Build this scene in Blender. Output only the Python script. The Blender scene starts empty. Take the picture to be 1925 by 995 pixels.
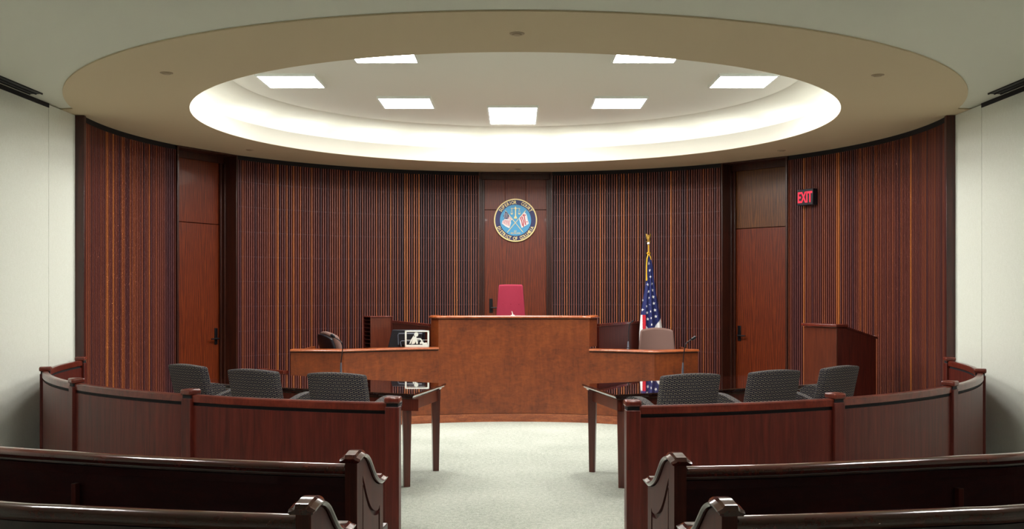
import bpy, bmesh, math, random
from mathutils import Vector, Matrix
from mathutils.geometry import tessellate_polygon
random.seed(7)
PI = math.pi
COL = bpy.context.scene.collection
scene = bpy.context.scene

# ------------------------------------------------------------------ camera, world, exposure
F_PX, YH, CX, EYE = 1930.0, 547.0, 968.6, 1.56
cam_d = bpy.data.cameras.new('camera')
cam_d.sensor_fit = 'HORIZONTAL'; cam_d.sensor_width = 36.0
cam_d.lens = 36.0 * F_PX / 1925.0
cam_d.shift_x = (962.5 - CX) / 1925.0
cam_d.shift_y = (YH - 497.5) / 1925.0
cam_d.clip_start = 0.05; cam_d.clip_end = 100
cam = bpy.data.objects.new('camera', cam_d); COL.objects.link(cam)
cam.location = (0, 0, EYE); cam.rotation_euler = (PI/2, 0, 0)
scene.camera = cam

world = bpy.data.worlds.new('world'); scene.world = world; world.use_nodes = True
world.node_tree.nodes['Background'].inputs[0].default_value = (0.6, 0.65, 0.8, 1)
world.node_tree.nodes['Background'].inputs[1].default_value = 0.02
scene.view_settings.view_transform = 'Standard'
scene.view_settings.look = 'None'
scene.view_settings.gamma = 1.0
scene.view_settings.use_curve_mapping = False
scene.view_settings.exposure = 2.1
try:
    scene.cycles.max_bounces = 8; scene.cycles.diffuse_bounces = 5; scene.cycles.glossy_bounces = 4
    scene.cycles.use_denoising = True
except Exception: pass

E_DOME = 11.0       # light of the fixtures in the dome
E_COVE = 2.0      # light of the tubes in the cove
E_GALLERY = 9.0    # light of the fixtures over the public seats

# ------------------------------------------------------------------ key sizes
SOFF = 3.31; CEIL = 3.322
CY = 10.78; R_WALL = 4.36; R_OPEN = 3.26; SIDE = 4.38

def px(x, Y):            # lateral position of image column x at distance Y
    return (x - CX) / F_PX * Y
def zz(y, Y):            # height of image row y at distance Y
    return EYE - (y - YH) / F_PX * Y

# ------------------------------------------------------------------ materials
def srgb(r, g, b):
    f = lambda c: (c/255/12.92) if c/255 <= 0.04045 else ((c/255+0.055)/1.055)**2.4
    return (f(r), f(g), f(b), 1)
MATS = {}
def new_mat(name):
    m = bpy.data.materials.new(name); m.use_nodes = True
    nt = m.node_tree; b = nt.nodes['Principled BSDF']
    MATS[name] = m
    return m, nt, b
def mth(nt, op, a, b=None, c=None, clamp=False):
    n = nt.nodes.new('ShaderNodeMath'); n.operation = op; n.use_clamp = clamp
    for i, v in enumerate((a, b, c)):
        if v is None: continue
        if isinstance(v, (int, float)): n.inputs[i].default_value = v
        else: nt.links.new(v, n.inputs[i])
    return n.outputs[0]
def ramp(nt, fac, stops):
    r = nt.nodes.new('ShaderNodeValToRGB')
    el = r.color_ramp.elements
    while len(el) < len(stops): el.new(0.5)
    for e, (p, c) in zip(el, stops): e.position = p; e.color = c
    nt.links.new(fac, r.inputs[0])
    return r.outputs[0]
def coords(nt, kind='Object', scale=(1, 1, 1)):
    tc = nt.nodes.new('ShaderNodeTexCoord'); mp = nt.nodes.new('ShaderNodeMapping')
    mp.inputs['Scale'].default_value = scale
    nt.links.new(tc.outputs[kind], mp.inputs[0])
    return mp.outputs[0]
def noise(nt, vec, scale, detail=4, rough=0.55, dist=0.0):
    n = nt.nodes.new('ShaderNodeTexNoise')
    n.inputs['Scale'].default_value = scale; n.inputs['Detail'].default_value = detail
    n.inputs['Roughness'].default_value = rough; n.inputs['Distortion'].default_value = dist
    nt.links.new(vec, n.inputs['Vector'])
    return n.outputs['Fac']
def plain(name, col, rough=0.5, metal=0.0, coat=0.0, bump=0.0, bscale=80, vary=0.0):
    m, nt, b = new_mat(name)
    b.inputs['Base Color'].default_value = col; b.inputs['Roughness'].default_value = rough
    b.inputs['Metallic'].default_value = metal; b.inputs['Coat Weight'].default_value = coat
    v = coords(nt)
    if vary:
        n = noise(nt, v, bscale*0.3, 3)
        lo = tuple(c*(1-vary) for c in col[:3])+(1,); hi = tuple(min(1, c*(1+vary)) for c in col[:3])+(1,)
        nt.links.new(ramp(nt, n, [(0.3, lo), (0.7, hi)]), b.inputs['Base Color'])
    if bump:
        n = noise(nt, v, bscale, 3)
        bp = nt.nodes.new('ShaderNodeBump'); bp.inputs['Strength'].default_value = bump
        bp.inputs['Distance'].default_value = 0.004
        nt.links.new(n, bp.inputs['Height']); nt.links.new(bp.outputs[0], b.inputs['Normal'])
    return m
def wood(name, dark, mid, light, stretch=(14, 14, 1.2), rough=0.35, coat=0.3, figure=0.0, coat_rough=0.12, spec=0.5):
    m, nt, b = new_mat(name)
    v = coords(nt, 'Object', stretch)
    n1 = noise(nt, v, 2.2, 6, 0.6, 0.6)
    v2 = coords(nt, 'Object', tuple(s*7 for s in stretch[:2])+(stretch[2]*2,))
    n2 = noise(nt, v2, 3.0, 4, 0.6)
    s = mth(nt, 'ADD', mth(nt, 'MULTIPLY', n1, 0.65), mth(nt, 'MULTIPLY', n2, 0.35))
    if figure:
        n3 = noise(nt, coords(nt, 'Object', (7, 7, 16)), 1.5, 3, 0.6, 1.2)
        n4 = noise(nt, coords(nt, 'Object', (1, 1, 1)), 2.2, 2, 0.5, 0.4)
        s = mth(nt, 'ADD', mth(nt, 'MULTIPLY', s, 1-figure), mth(nt, 'MULTIPLY', mth(nt, 'ADD', mth(nt, 'MULTIPLY', n3, .5), mth(nt, 'MULTIPLY', n4, .5)), figure))
    nt.links.new(ramp(nt, s, [(0.36, dark), (0.5, mid), (0.64, light)]), b.inputs['Base Color'])
    b.inputs['Roughness'].default_value = rough
    b.inputs['Coat Weight'].default_value = coat; b.inputs['Coat Roughness'].default_value = coat_rough
    b.inputs['Specular IOR Level'].default_value = spec
    return m
def cathedral(name, dark, mid, light, per=0.33, rough=0.4):
    # veneer leaves with nested arch grain, repeated side by side
    m, nt, b = new_mat(name)
    tc = nt.nodes.new('ShaderNodeTexCoord'); sp = nt.nodes.new('ShaderNodeSeparateXYZ')
    nt.links.new(tc.outputs['UV'], sp.inputs[0])
    u, w = sp.outputs[0], sp.outputs[1]
    cell = mth(nt, 'DIVIDE', u, per)
    fr = mth(nt, 'SUBTRACT', mth(nt, 'FRACT', cell), 0.5)
    a = mth(nt, 'MULTIPLY', mth(nt, 'ABSOLUTE', fr), 2.0)
    nv = noise(nt, coords(nt, 'UV', (6, 0.9, 1)), 1.6, 4, 0.55, 0.4)
    arch = mth(nt, 'ADD', mth(nt, 'MULTIPLY', mth(nt, 'POWER', a, 1.3), 7.0), mth(nt, 'ADD', mth(nt, 'MULTIPLY', w, -1.8), mth(nt, 'MULTIPLY', nv, 2.0)))
    band = mth(nt, 'MULTIPLY', mth(nt, 'ADD', mth(nt, 'SINE', mth(nt, 'MULTIPLY', arch, 4.2)), 1), 0.5)
    fine = noise(nt, coords(nt, 'UV', (110, 3, 1)), 1.5, 4, 0.6)
    s = mth(nt, 'ADD', mth(nt, 'MULTIPLY', band, 0.16), mth(nt, 'MULTIPLY', fine, 0.84))
    nt.links.new(ramp(nt, s, [(0.3, dark), (0.5, mid), (0.75, light)]), b.inputs['Base Color'])
    b.inputs['Roughness'].default_value = rough; b.inputs['Coat Weight'].default_value = 0.15
    return m

cherry = wood('cherry_veneer', srgb(88, 38, 13), srgb(122, 56, 19), srgb(146, 75, 28), (10, 10, 2.0), 0.42, 0.15, 0.6, 0.25)
cherry_cap = wood('cherry_edge', srgb(120, 56, 25), srgb(150, 76, 37), srgb(176, 98, 52), (3, 3, 14), 0.3, 0.5)  # lightened: part of the caps' highlight is put into the colour
mahog = wood('mahogany_panel', srgb(60, 18, 13), srgb(80, 26, 18), srgb(97, 35, 24), (16, 16, 1.0), 0.42, 0.05, 0.0, 0.25, 0.35)
mahog_cap = wood('mahogany_cap', srgb(74, 25, 16), srgb(96, 35, 23), srgb(112, 45, 30), (4, 4, 4), 0.3, 0.3, 0, 0.12, 0.4)
pew_wood = wood('pew_wood', srgb(34, 10, 9), srgb(46, 14, 12), srgb(58, 19, 14), (4, 4, 12), 0.3, 0.5)
pew_rail = wood('pew_rail_wood', srgb(52, 16, 12), srgb(70, 23, 16), srgb(86, 31, 20), (3, 3, 6), 0.16, 0.9, 0, 0.06)
pew_end = wood('pew_end_wood', srgb(58, 20, 15), srgb(74, 27, 20), srgb(88, 35, 26), (16, 16, 1.0), 0.5, 0.05, 0, 0.3, 0.35)
table_top = wood('table_top_wood', srgb(34, 12, 9), srgb(46, 17, 12), srgb(58, 22, 15), (5, 5, 5), 0.04, 1.0, 0, 0.01)
table_leg = wood('table_leg_wood', srgb(66, 22, 13), srgb(88, 32, 18), srgb(102, 40, 24), (16, 16, 1.2), 0.3, 0.4)
trim_wood = wood('dark_trim_wood', srgb(46, 13, 9), srgb(62, 19, 12), srgb(78, 27, 16), (16, 16, 1.0), 0.4, 0.2)
frame_wood = wood('door_frame_wood', srgb(36, 12, 6), srgb(52, 20, 9), srgb(68, 28, 12), (18, 18, 1.0), 0.4, 0.2)  # darkened so the shade inside the door recesses sits in the colour
lectern_wood = wood('lectern_wood', srgb(64, 24, 12), srgb(84, 35, 18), srgb(96, 43, 23), (14, 14, 1.2), 0.36, 0.25)
door_wood = cathedral('door_veneer', srgb(64, 20, 4), srgb(98, 35, 7), srgb(126, 53, 12))
door_wood_gold = cathedral('transom_veneer', srgb(52, 26, 8), srgb(90, 50, 16), srgb(128, 78, 30), 0.33)
black = plain('black_metal', srgb(18, 18, 22), 0.35, 0.3)
black_gap = plain('black_shadow_gap', srgb(14, 14, 20), 0.8)
black_plastic = plain('black_plastic', srgb(22, 24, 32), 0.4)
grey_plastic = plain('grey_plastic', srgb(110, 120, 135), 0.4)
white_plastic = plain('white_plastic', srgb(235, 240, 232), 0.35)
paint_soffit = plain('soffit_paint', srgb(206, 188, 156), 0.9, bump=0.15, bscale=120)
paint_ceiling = plain('ceiling_paint', srgb(218, 218, 204), 0.9, bump=0.15, bscale=120)
paint_cove = plain('cove_paint', srgb(238, 238, 226), 0.85)
paint_dome = plain('dome_paint', srgb(236, 236, 224), 0.9)
gold = plain('gold_metal', srgb(205, 165, 80), 0.3, 0.8)
gold_paint = plain('gold_paint', srgb(232, 214, 150), 0.4, 0.1)
brass = plain('brass', srgb(170, 130, 60), 0.3, 0.9)
navy_paint = plain('navy_paint', srgb(34, 38, 92), 0.5)
sky_paint = plain('light_blue_paint', srgb(70, 158, 205), 0.5)
red_fabric = plain('raspberry_fabric', srgb(134, 22, 50), 0.85, bump=0.3, bscale=300)
flag_blue = plain('flag_blue_cloth', srgb(26, 34, 92), 0.8, bump=0.2, bscale=200)
flag_white = plain('flag_white_cloth', srgb(232, 232, 232), 0.8, bump=0.2, bscale=200)
flag_red = plain('flag_red_cloth', srgb(190, 20, 40), 0.8, bump=0.2, bscale=200)
cord_yellow = plain('yellow_cord', srgb(235, 180, 40), 0.7)
linen = None
def mk_fabric_wall():
    m, nt, b = new_mat('fabric_wall_panel')
    n1 = noise(nt, coords(nt, 'Object', (1, 30, 400)), 1.2, 3)
    n2 = noise(nt, coords(nt, 'Object', (1, 300, 20)), 1.2, 3)
    s = mth(nt, 'MULTIPLY', mth(nt, 'ADD', n1, n2), 0.5)
    nt.links.new(ramp(nt, s, [(0.3, srgb(214, 219, 206)), (0.7, srgb(234, 239, 230))]), b.inputs['Base Color'])
    b.inputs['Roughness'].default_value = 0.95
    return m
linen = mk_fabric_wall()
def mk_carpet():
    m, nt, b = new_mat('carpet')
    v = coords(nt)
    n1 = noise(nt, v, 90, 4, 0.7); n2 = noise(nt, v, 1.2, 2); n3 = noise(nt, v, 28, 3, 0.7)
    s = mth(nt, 'ADD', mth(nt, 'MULTIPLY', n1, 0.55), mth(nt, 'ADD', mth(nt, 'MULTIPLY', n3, 0.3), mth(nt, 'MULTIPLY', n2, 0.15)))
    nt.links.new(ramp(nt, s, [(0.36, srgb(130, 137, 126)), (0.5, srgb(174, 180, 168)), (0.64, srgb(204, 210, 199))]), b.inputs['Base Color'])
    b.inputs['Roughness'].default_value = 1.0
    bp = nt.nodes.new('ShaderNodeBump'); bp.inputs['Strength'].default_value = 0.5; bp.inputs['Distance'].default_value = 0.006
    nt.links.new(n1, bp.inputs['Height']); nt.links.new(bp.outputs[0], b.inputs['Normal'])
    return m
carpet = mk_carpet()
def mk_slat():
    m, nt, b = new_mat('slat_wood')
    at = nt.nodes.new('ShaderNodeAttribute'); at.attribute_name = 'tone'
    n = noise(nt, coords(nt, 'Object', (30, 30, 1.0)), 2.0, 4)
    s = mth(nt, 'ADD', mth(nt, 'MULTIPLY', at.outputs['Fac'], 0.75), mth(nt, 'MULTIPLY', n, 0.25))
    nt.links.new(ramp(nt, s, [(0.1, srgb(72, 37, 46)), (0.4, srgb(116, 57, 46)), (0.64, srgb(148, 76, 44)), (0.92, srgb(212, 126, 58))]), b.inputs['Base Color'])
    b.inputs['Roughness'].default_value = 0.55; b.inputs['Specular IOR Level'].default_value = 0.7
    return m
slat_mat = mk_slat()
def mk_chair_fabric():
    m, nt, b = new_mat('oval_link_fabric')
    tc = nt.nodes.new('ShaderNodeTexCoord'); sp = nt.nodes.new('ShaderNodeSeparateXYZ')
    nt.links.new(tc.outputs['UV'], sp.inputs[0])
    v = mth(nt, 'DIVIDE', sp.outputs[1], 0.0226)
    row = mth(nt, 'FLOOR', v)
    u = mth(nt, 'ADD', mth(nt, 'DIVIDE', sp.outputs[0], 0.036), mth(nt, 'MULTIPLY', row, 0.5))
    a = mth(nt, 'SUBTRACT', mth(nt, 'FRACT', u), 0.5)
    c = mth(nt, 'SUBTRACT', mth(nt, 'FRACT', v), 0.5)
    d = mth(nt, 'SQRT', mth(nt, 'ADD', mth(nt, 'POWER', mth(nt, 'ABSOLUTE', mth(nt, 'DIVIDE', a, 0.36)), 2.0), mth(nt, 'POWER', mth(nt, 'ABSOLUTE', mth(nt, 'DIVIDE', c, 0.40)), 2.0)))
    ring = mth(nt, 'LESS_THAN', mth(nt, 'ABSOLUTE', mth(nt, 'SUBTRACT', d, 0.88)), 0.17)
    link = mth(nt, 'MULTIPLY', mth(nt, 'GREATER_THAN', mth(nt, 'ABSOLUTE', a), 0.36), mth(nt, 'LESS_THAN', mth(nt, 'ABSOLUTE', c), 0.11))
    tan = mth(nt, 'MAXIMUM', ring, link)
    fine = noise(nt, coords(nt, 'UV', (1, 1, 1)), 500, 2)
    base = ramp(nt, fine, [(0.3, srgb(14, 12, 32)), (0.7, srgb(27, 25, 50))])
    tanc = ramp(nt, fine, [(0.3, srgb(98, 92, 80)), (0.7, srgb(140, 132, 118))])
    mx = nt.nodes.new('ShaderNodeMix'); mx.data_type = 'RGBA'
    nt.links.new(tan, mx.inputs[0]); nt.links.new(base, mx.inputs[6]); nt.links.new(tanc, mx.inputs[7])
    nt.links.new(mx.outputs[2], b.inputs['Base Color'])
    b.inputs['Roughness'].default_value = 0.9
    return m
chair_fabric = mk_chair_fabric()
def mk_brown_fabric():
    m, nt, b = new_mat('brown_ribbed_fabric')
    tc = nt.nodes.new('ShaderNodeTexCoord'); sp = nt.nodes.new('ShaderNodeSeparateXYZ')
    nt.links.new(tc.outputs['UV'], sp.inputs[0])
    s = mth(nt, 'SINE', mth(nt, 'MULTIPLY', mth(nt, 'ADD', sp.outputs[0], mth(nt, 'MULTIPLY', sp.outputs[1], 0.8)), 700))
    s = mth(nt, 'ADD', mth(nt, 'MULTIPLY', s, 0.5), 0.5)
    nt.links.new(ramp(nt, s, [(0.2, srgb(96, 70, 64)), (0.8, srgb(126, 100, 90))]), b.inputs['Base Color'])
    b.inputs['Roughness'].default_value = 0.9
    return m
brown_fabric = mk_brown_fabric()
def emis(name, col, strength):
    m, nt, b = new_mat(name)
    b.inputs['Base Color'].default_value = (0.8, 0.8, 0.8, 1)
    b.inputs['Emission Color'].default_value = col; b.inputs['Emission Strength'].default_value = strength
    return m
lamp_dome = emis('dome_diffuser_glow', (1.0, 0.96, 0.93, 1), E_DOME)
lamp_cove = emis('cove_tube_glow', (0.97, 0.95, 1.08, 1), E_COVE)
lamp_gal = emis('gallery_diffuser_glow', (1.0, 0.97, 0.97, 1), E_GALLERY)
exit_glow = emis('exit_letter_glow', (1.0, 0.03, 0.07, 1), 0.22)
exit_glow.node_tree.nodes['Principled BSDF'].inputs['Base Color'].default_value = srgb(200, 20, 40)

# ------------------------------------------------------------------ mesh helpers
class MB:
    def __init__(s): s.v = []; s.f = []; s.m = []; s.t = []; s.uv = {}
    def add(s, vs, fs, mi=0, tone=0.5):
        o = len(s.v); s.v += [tuple(v) for v in vs]
        for f in fs: s.f.append(tuple(i+o for i in f)); s.m.append(mi); s.t.append(tone)
        return s
    def box(s, c, d, rz=0, mi=0, tone=0.5, taper=1.0):
        x, y, z = (q/2 for q in d); cr, sr = math.cos(rz), math.sin(rz)
        vs = []
        for k in (-1, 1):
            t = 1.0 if k > 0 else taper
            for a, b in ((-1, -1), (1, -1), (1, 1), (-1, 1)):
                X, Y = a*x*t, b*y*t
                vs.append((c[0]+X*cr-Y*sr, c[1]+X*sr+Y*cr, c[2]+k*z))
        return s.add(vs, [(3, 2, 1, 0), (4, 5, 6, 7), (0, 1, 5, 4), (1, 2, 6, 5), (2, 3, 7, 6), (3, 0, 4, 7)], mi, tone)
    def prism(s, poly, z0, z1, mi=0):
        n = len(poly)
        vs = [(p[0], p[1], z0) for p in poly]+[(p[0], p[1], z1) for p in poly]
        tris = tessellate_polygon([[Vector((p[0], p[1], 0)) for p in poly]])
        fs = [tuple(t) for t in tris]+[tuple(i+n for i in t) for t in tris]
        fs += [(i, (i+1) % n, (i+1) % n+n, i+n) for i in range(n)]
        return s.add(vs, fs, mi)
    def sweep(s, path, prof, closed=False, mi=0):
        # path: 2D points; prof: closed polygon of (offset to the left of travel, z)
        n = len(path); k = len(prof); vs = []
        for i in range(n):
            if closed: a, b = path[i-1], path[(i+1) % n]; p = path[i]
            else: a, b = path[max(i-1, 0)], path[min(i+1, n-1)]; p = path[i]
            def unit(q, r):
                dx, dy = r[0]-q[0], r[1]-q[1]; L = math.hypot(dx, dy) or 1
                return dx/L, dy/L
            if (i == 0 or i == n-1) and not closed:
                t = unit(a, b); nx, ny = -t[1], t[0]; sc = 1
            else:
                t1 = unit(a, p); t2 = unit(p, b)
                nx, ny = -(t1[1]+t2[1]), t1[0]+t2[0]; L = math.hypot(nx, ny) or 1; nx /= L; ny /= L
                sc = 1/max(0.3, nx*-t1[1]+ny*t1[0])
            for off, z in prof: vs.append((p[0]+nx*off*sc, p[1]+ny*off*sc, z))
        fs = []
        for i in range(n if closed else n-1):
            j = (i+1) % n
            for q in range(k):
                r = (q+1) % k
                fs.append((i*k+q, j*k+q, j*k+r, i*k+r))
        if not closed:
            tr = tessellate_polygon([[Vector((p[0], p[1], 0)) for p in prof]])
            fs += [tuple(t) for t in tr]+[tuple((n-1)*k+i for i in t) for t in tr]
        return s.add(vs, fs, mi)
    def lathe(s, prof, c=(0, 0), n=96, mi=0, a0=0, a1=2*PI):
        full = abs(a1-a0-2*PI) < 1e-6; m = n if full else n+1
        vs = []; k = len(prof)
        for i in range(m):
            a = a0+(a1-a0)*i/n
            for r, z in prof: vs.append((c[0]+r*math.cos(a), c[1]+r*math.sin(a), z))
        fs = []
        for i in range(n):
            j = (i+1) % m
            for q in range(k-1): fs.append((i*k+q, j*k+q, j*k+q+1, i*k+q+1))
        return s.add(vs, fs, mi)
    def tube(s, pts, rad, n=10, mi=0):
        pts = [Vector(p) for p in pts]; m = len(pts)
        rads = rad if isinstance(rad, (list, tuple)) else [rad]*m
        vs = []; up = None
        for i, p in enumerate(pts):
            t = (pts[min(i+1, m-1)]-pts[max(i-1, 0)]).normalized()
            if up is None: up = Vector((0, 0, 1)) if abs(t.z) < 0.9 else Vector((1, 0, 0))
            x = t.cross(up).normalized(); y = x.cross(t).normalized(); up = y
            for j in range(n):
                a = 2*PI*j/n; vs.append(p+(x*math.cos(a)+y*math.sin(a))*rads[i])
        fs = [(i*n+j, i*n+(j+1) % n, (i+1)*n+(j+1) % n, (i+1)*n+j) for i in range(m-1) for j in range(n)]
        fs += [tuple(range(n)), tuple((m-1)*n+j for j in range(n))]
        return s.add(vs, fs, mi)
    def mesh_from(s, me, mat4, mi=0):
        s.add([mat4 @ v.co for v in me.vertices], [tuple(p.vertices) for p in me.polygons], mi)
        return s
    def build(s, name, mats, parent=None, smooth=False, bevel=0, seg=2, uv=False, sub=0, angle=35, doubles=False, loc=None):
        me = bpy.data.meshes.new(name)
        me.from_pydata(s.v, [], s.f)
        mats = mats if isinstance(mats, (list, tuple)) else [mats]
        for m in mats: me.materials.append(m)
        me.polygons.foreach_set('material_index', s.m)
        if any(t != 0.5 for t in s.t):
            at = me.attributes.new('tone', 'FLOAT', 'FACE'); at.data.foreach_set('value', s.t)
        bm = bmesh.new(); bm.from_mesh(me)
        if doubles: bmesh.ops.remove_doubles(bm, verts=bm.verts, dist=1e-5)
        bmesh.ops.recalc_face_normals(bm, faces=bm.faces)
        bm.to_mesh(me); bm.free()
        if uv:
            L = me.uv_layers.new(name='UVMap')
            for p in me.polygons:
                n = p.normal
                for li in p.loop_indices:
                    co = me.vertices[me.loops[li].vertex_index].co
                    if abs(n.z) > 0.75: q = (co.x, co.y)
                    elif abs(n.x) > abs(n.y)*1.3: q = (co.y, co.z)
                    else: q = (co.x, co.z)
                    L.data[li].uv = q
        o = bpy.data.objects.new(name, me); COL.objects.link(o)
        if parent is not None: o.parent = parent
        if bevel:
            b = o.modifiers.new('bevel', 'BEVEL'); b.width = bevel; b.segments = seg; b.limit_method = 'ANGLE'; b.angle_limit = math.radians(angle)
        if sub:
            b = o.modifiers.new('sub', 'SUBSURF'); b.levels = sub; b.render_levels = sub
        if smooth or bevel:
            for p in me.polygons: p.use_smooth = True
            try: me.set_sharp_from_angle(angle=math.radians(40))
            except Exception: pass
        if loc: o.location = loc
        return o
def empty(name, loc, rz=0, label=None, cat=None, group=None, kind=None):
    o = bpy.data.objects.new(name, None); COL.objects.link(o)
    o.location = loc; o.rotation_euler = (0, 0, rz); o.empty_display_size = 0.1
    return tag(o, label, cat, group, kind)
def tag(o, label=None, cat=None, group=None, kind=None):
    if label: o['label'] = label
    if cat: o['category'] = cat
    if group: o['group'] = group
    if kind: o['kind'] = kind
    return o
def struct(o, label=None): return tag(o, label, None, None, 'structure')
def copy_tree(o, parent=None):
    c = o.copy(); COL.objects.link(c)
    if parent is not None: c.parent = parent
    for ch in list(o.children): copy_tree(ch, c)
    return c
def text_mesh(body, size, extrude=0.002, bold=0.0, sx=1.0):
    cu = bpy.data.curves.new('lettering_source', 'FONT'); cu.body = body; cu.size = size
    cu.extrude = extrude; cu.offset = bold; cu.align_x = 'CENTER'; cu.resolution_u = 3
    ob = bpy.data.objects.new('lettering_source', cu); COL.objects.link(ob)
    bpy.context.view_layer.update()
    me = bpy.data.meshes.new_from_object(ob.evaluated_get(bpy.context.evaluated_depsgraph_get()))
    bpy.data.objects.remove(ob); bpy.data.curves.remove(cu)
    for v in me.vertices: v.co.x *= sx
    return me
def on_circle(slope, R=R_WALL, far=True):
    A = 1+slope*slope; disc = max(0, CY*CY-A*(CY*CY-R*R))
    Y = (CY+(1 if far else -1)*math.sqrt(disc))/A
    return slope*Y, Y
def ang_px(x, R=R_WALL):
    X, Y = on_circle((x-CX)/F_PX, R)
    return math.atan2(Y-CY, X)
def arc(a0, a1, R, n, c=(0, CY)):
    return [(c[0]+R*math.cos(a0+(a1-a0)*i/n), c[1]+R*math.sin(a0+(a1-a0)*i/n)) for i in range(n+1)]
def catmull(pts, n=6):
    out = []
    P = [tuple(2*a-b for a, b in zip(pts[0], pts[1]))]+list(pts)+[tuple(2*a-b for a, b in zip(pts[-1], pts[-2]))]
    for i in range(1, len(P)-2):
        for k in range(n):
            t = k/n
            out.append(tuple(0.5*((2*P[i][d])+(-P[i-1][d]+P[i+1][d])*t+(2*P[i-1][d]-5*P[i][d]+4*P[i+1][d]-P[i+2][d])*t*t+(-P[i-1][d]+3*P[i][d]-3*P[i+1][d]+P[i+2][d])*t**3) for d in range(len(P[i]))))
    out.append(tuple(pts[-1]))
    return out

# ------------------------------------------------------------------ the room shell
BACK = -3.0; FRONT = 16.2
m = MB(); m.box((0, (BACK+FRONT)/2, -0.05), (2*SIDE+1.2, FRONT-BACK, 0.1)); struct(m.build('floor', carpet))

# main ceiling: flat slab with a round hole above the dome
def ring_slab(name, mat, r_in, outer, z0, z1, n=180):
    vs = []; fs = []
    for i in range(n):
        a = 2*PI*i/n; c, s_ = math.cos(a), math.sin(a); ro = outer(a)
        for r, z in ((r_in, z0), (ro, z0), (ro, z1), (r_in, z1)): vs.append((r*c, CY+r*s_, z))
    for i in range(n):
        j = (i+1) % n
        for q in range(4): fs.append((i*4+q, j*4+q, j*4+(q+1) % 4, i*4+(q+1) % 4))
    m = MB(); m.add(vs, fs); return m.build(name, mat)
def rect_r(a, xw=SIDE+0.05, y0=BACK, y1=FRONT):
    c, s_ = math.cos(a), math.sin(a); r = 99
    if abs(c) > 1e-6: r = min(r, xw/abs(c))
    if s_ > 1e-6: r = min(r, (y1-CY)/s_)
    if s_ < -1e-6: r = min(r, (y0-CY)/s_)
    return r
struct(ring_slab('ceiling', paint_ceiling, 4.0, rect_r, CEIL, CEIL+0.1, 720))
def soff_r(a):
    s_ = math.sin(a)
    if CY+4.35*s_ > 9.9: return min(rect_r(a), 5.2)
    return 4.35
struct(ring_slab('ceiling_soffit', paint_soffit, R_OPEN, soff_r, SOFF, CEIL-0.001, 360))
# cove lip, trough, curved cove and dome top, one lathe of revolution
m = MB()
m.lathe([(R_OPEN, SOFF+0.002), (R_OPEN, SOFF+0.19), (R_OPEN+0.06, SOFF+0.19), (R_OPEN+0.06, SOFF+0.12), (3.86, SOFF+0.12), (3.86, SOFF+0.2),
         (3.84, SOFF+0.28), (3.76, SOFF+0.345), (3.62, SOFF+0.385), (3.42, SOFF+0.408), (3.2, SOFF+0.425), (2.97, SOFF+0.44), (2.95, SOFF+0.452)], (0, CY), 180)
struct(m.build('ceiling_cove', paint_cove, smooth=True))
m = MB(); m.lathe([(3.1, SOFF+0.45), (0.001, SOFF+0.45)], (0, CY), 180); struct(m.build('ceiling_dome', paint_dome))

# side walls (fabric panels with seams)
for sx, nm in ((-1, 'wall_left'), (1, 'wall_right')):
    m = MB()
    seams = [9.64-1.22*k for k in range(10)]
    edges = [10.26]+seams+[BACK]
    for a, b in zip(edges[:-1], edges[1:]):
        hh = 3.309 if a > 10 else 3.28
        m.box((sx*(SIDE+0.02), (a+b)/2, hh/2), (0.04, a-b-0.005, hh))
    m.box((sx*(SIDE+0.06), (10.3+BACK)/2, 1.66), (0.04, 10.3-BACK, 3.34))
    struct(m.build(nm, linen, bevel=0.002, seg=1))
    m = MB(); m.box((sx*(SIDE+0.01), (9.64+BACK)/2, 3.30), (0.03, 9.64-BACK, 0.04)); struct(m.build('trim_'+('1' if sx < 0 else '2'), black_gap))
m = MB(); m.box((0, BACK-0.05, 1.7), (2*SIDE+1.2, 0.1, 3.4)); struct(m.build('wall_back', linen))

# curved slatted wall: backing, slats, tie bars, end boards
PITCH = 0.035/R_WALL
def slat_section(name, a0, a1, ties=True):
    if a0 > a1: a0, a1 = a1, a0
    m = MB(); n = max(4, int((a1-a0)/0.03))
    R0 = R_WALL+0.03
    # backing board
    m.sweep(arc(a0, a1, R0, n), [(0, 0), (-0.05, 0), (-0.05, SOFF), (0, SOFF)], mi=1)
    ns = int(round((a1-a0-0.03/R_WALL)/PITCH))
    for i in range(ns+1):
        a = a0+0.015/R_WALL+i*(a1-a0-0.03/R_WALL)/ns
        rc = R_WALL+0.008
        m.box((rc*math.cos(a), CY+rc*math.sin(a), (0.1+SOFF-0.05)/2), (0.036, 0.0125, SOFF-0.05-0.1), a, 0, random.choice([random.random(), random.random()*0.6, 0.35, 0.8*random.random()]))
    # dark head strip and foot rail, thin tie bars between the slats
    m.sweep(arc(a0, a1, R_WALL-0.012, n), [(0, SOFF-0.055), (-0.04, SOFF-0.055), (-0.04, SOFF), (0, SOFF)], mi=1)
    m.sweep(arc(a0, a1, R_WALL-0.012, n), [(0, 0), (-0.04, 0), (-0.04, 0.1), (0, 0.1)], mi=2)
    z = 0.383
    while ties and z < 3.2:
        m.sweep(arc(a0, a1, R_WALL+0.0, n), [(0, z), (-0.006, z), (-0.006, z+0.005), (0, z+0.005)], mi=3); z += 0.324
    return struct(m.build(name, [slat_mat, black_gap, trim_wood, tie_mat]))
tie_mat = plain('tie_bar', srgb(84, 60, 66), 0.5)
aL0, aL1 = ang_px(159), ang_px(330); aL2, aL3 = ang_px(442), ang_px(901)
aR3, aR2 = ang_px(1037), ang_px(1359); aR1, aR0 = ang_px(1482), ang_px(1777)
slat_section('wall_far_left', PI+0.115, aL1, False)
slat_section('wall_rear_left', aL2, aL3)
slat_section('wall_rear_right', aR3, aR2)
slat_section('wall_far_right', aR1, -0.115, False)
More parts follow.
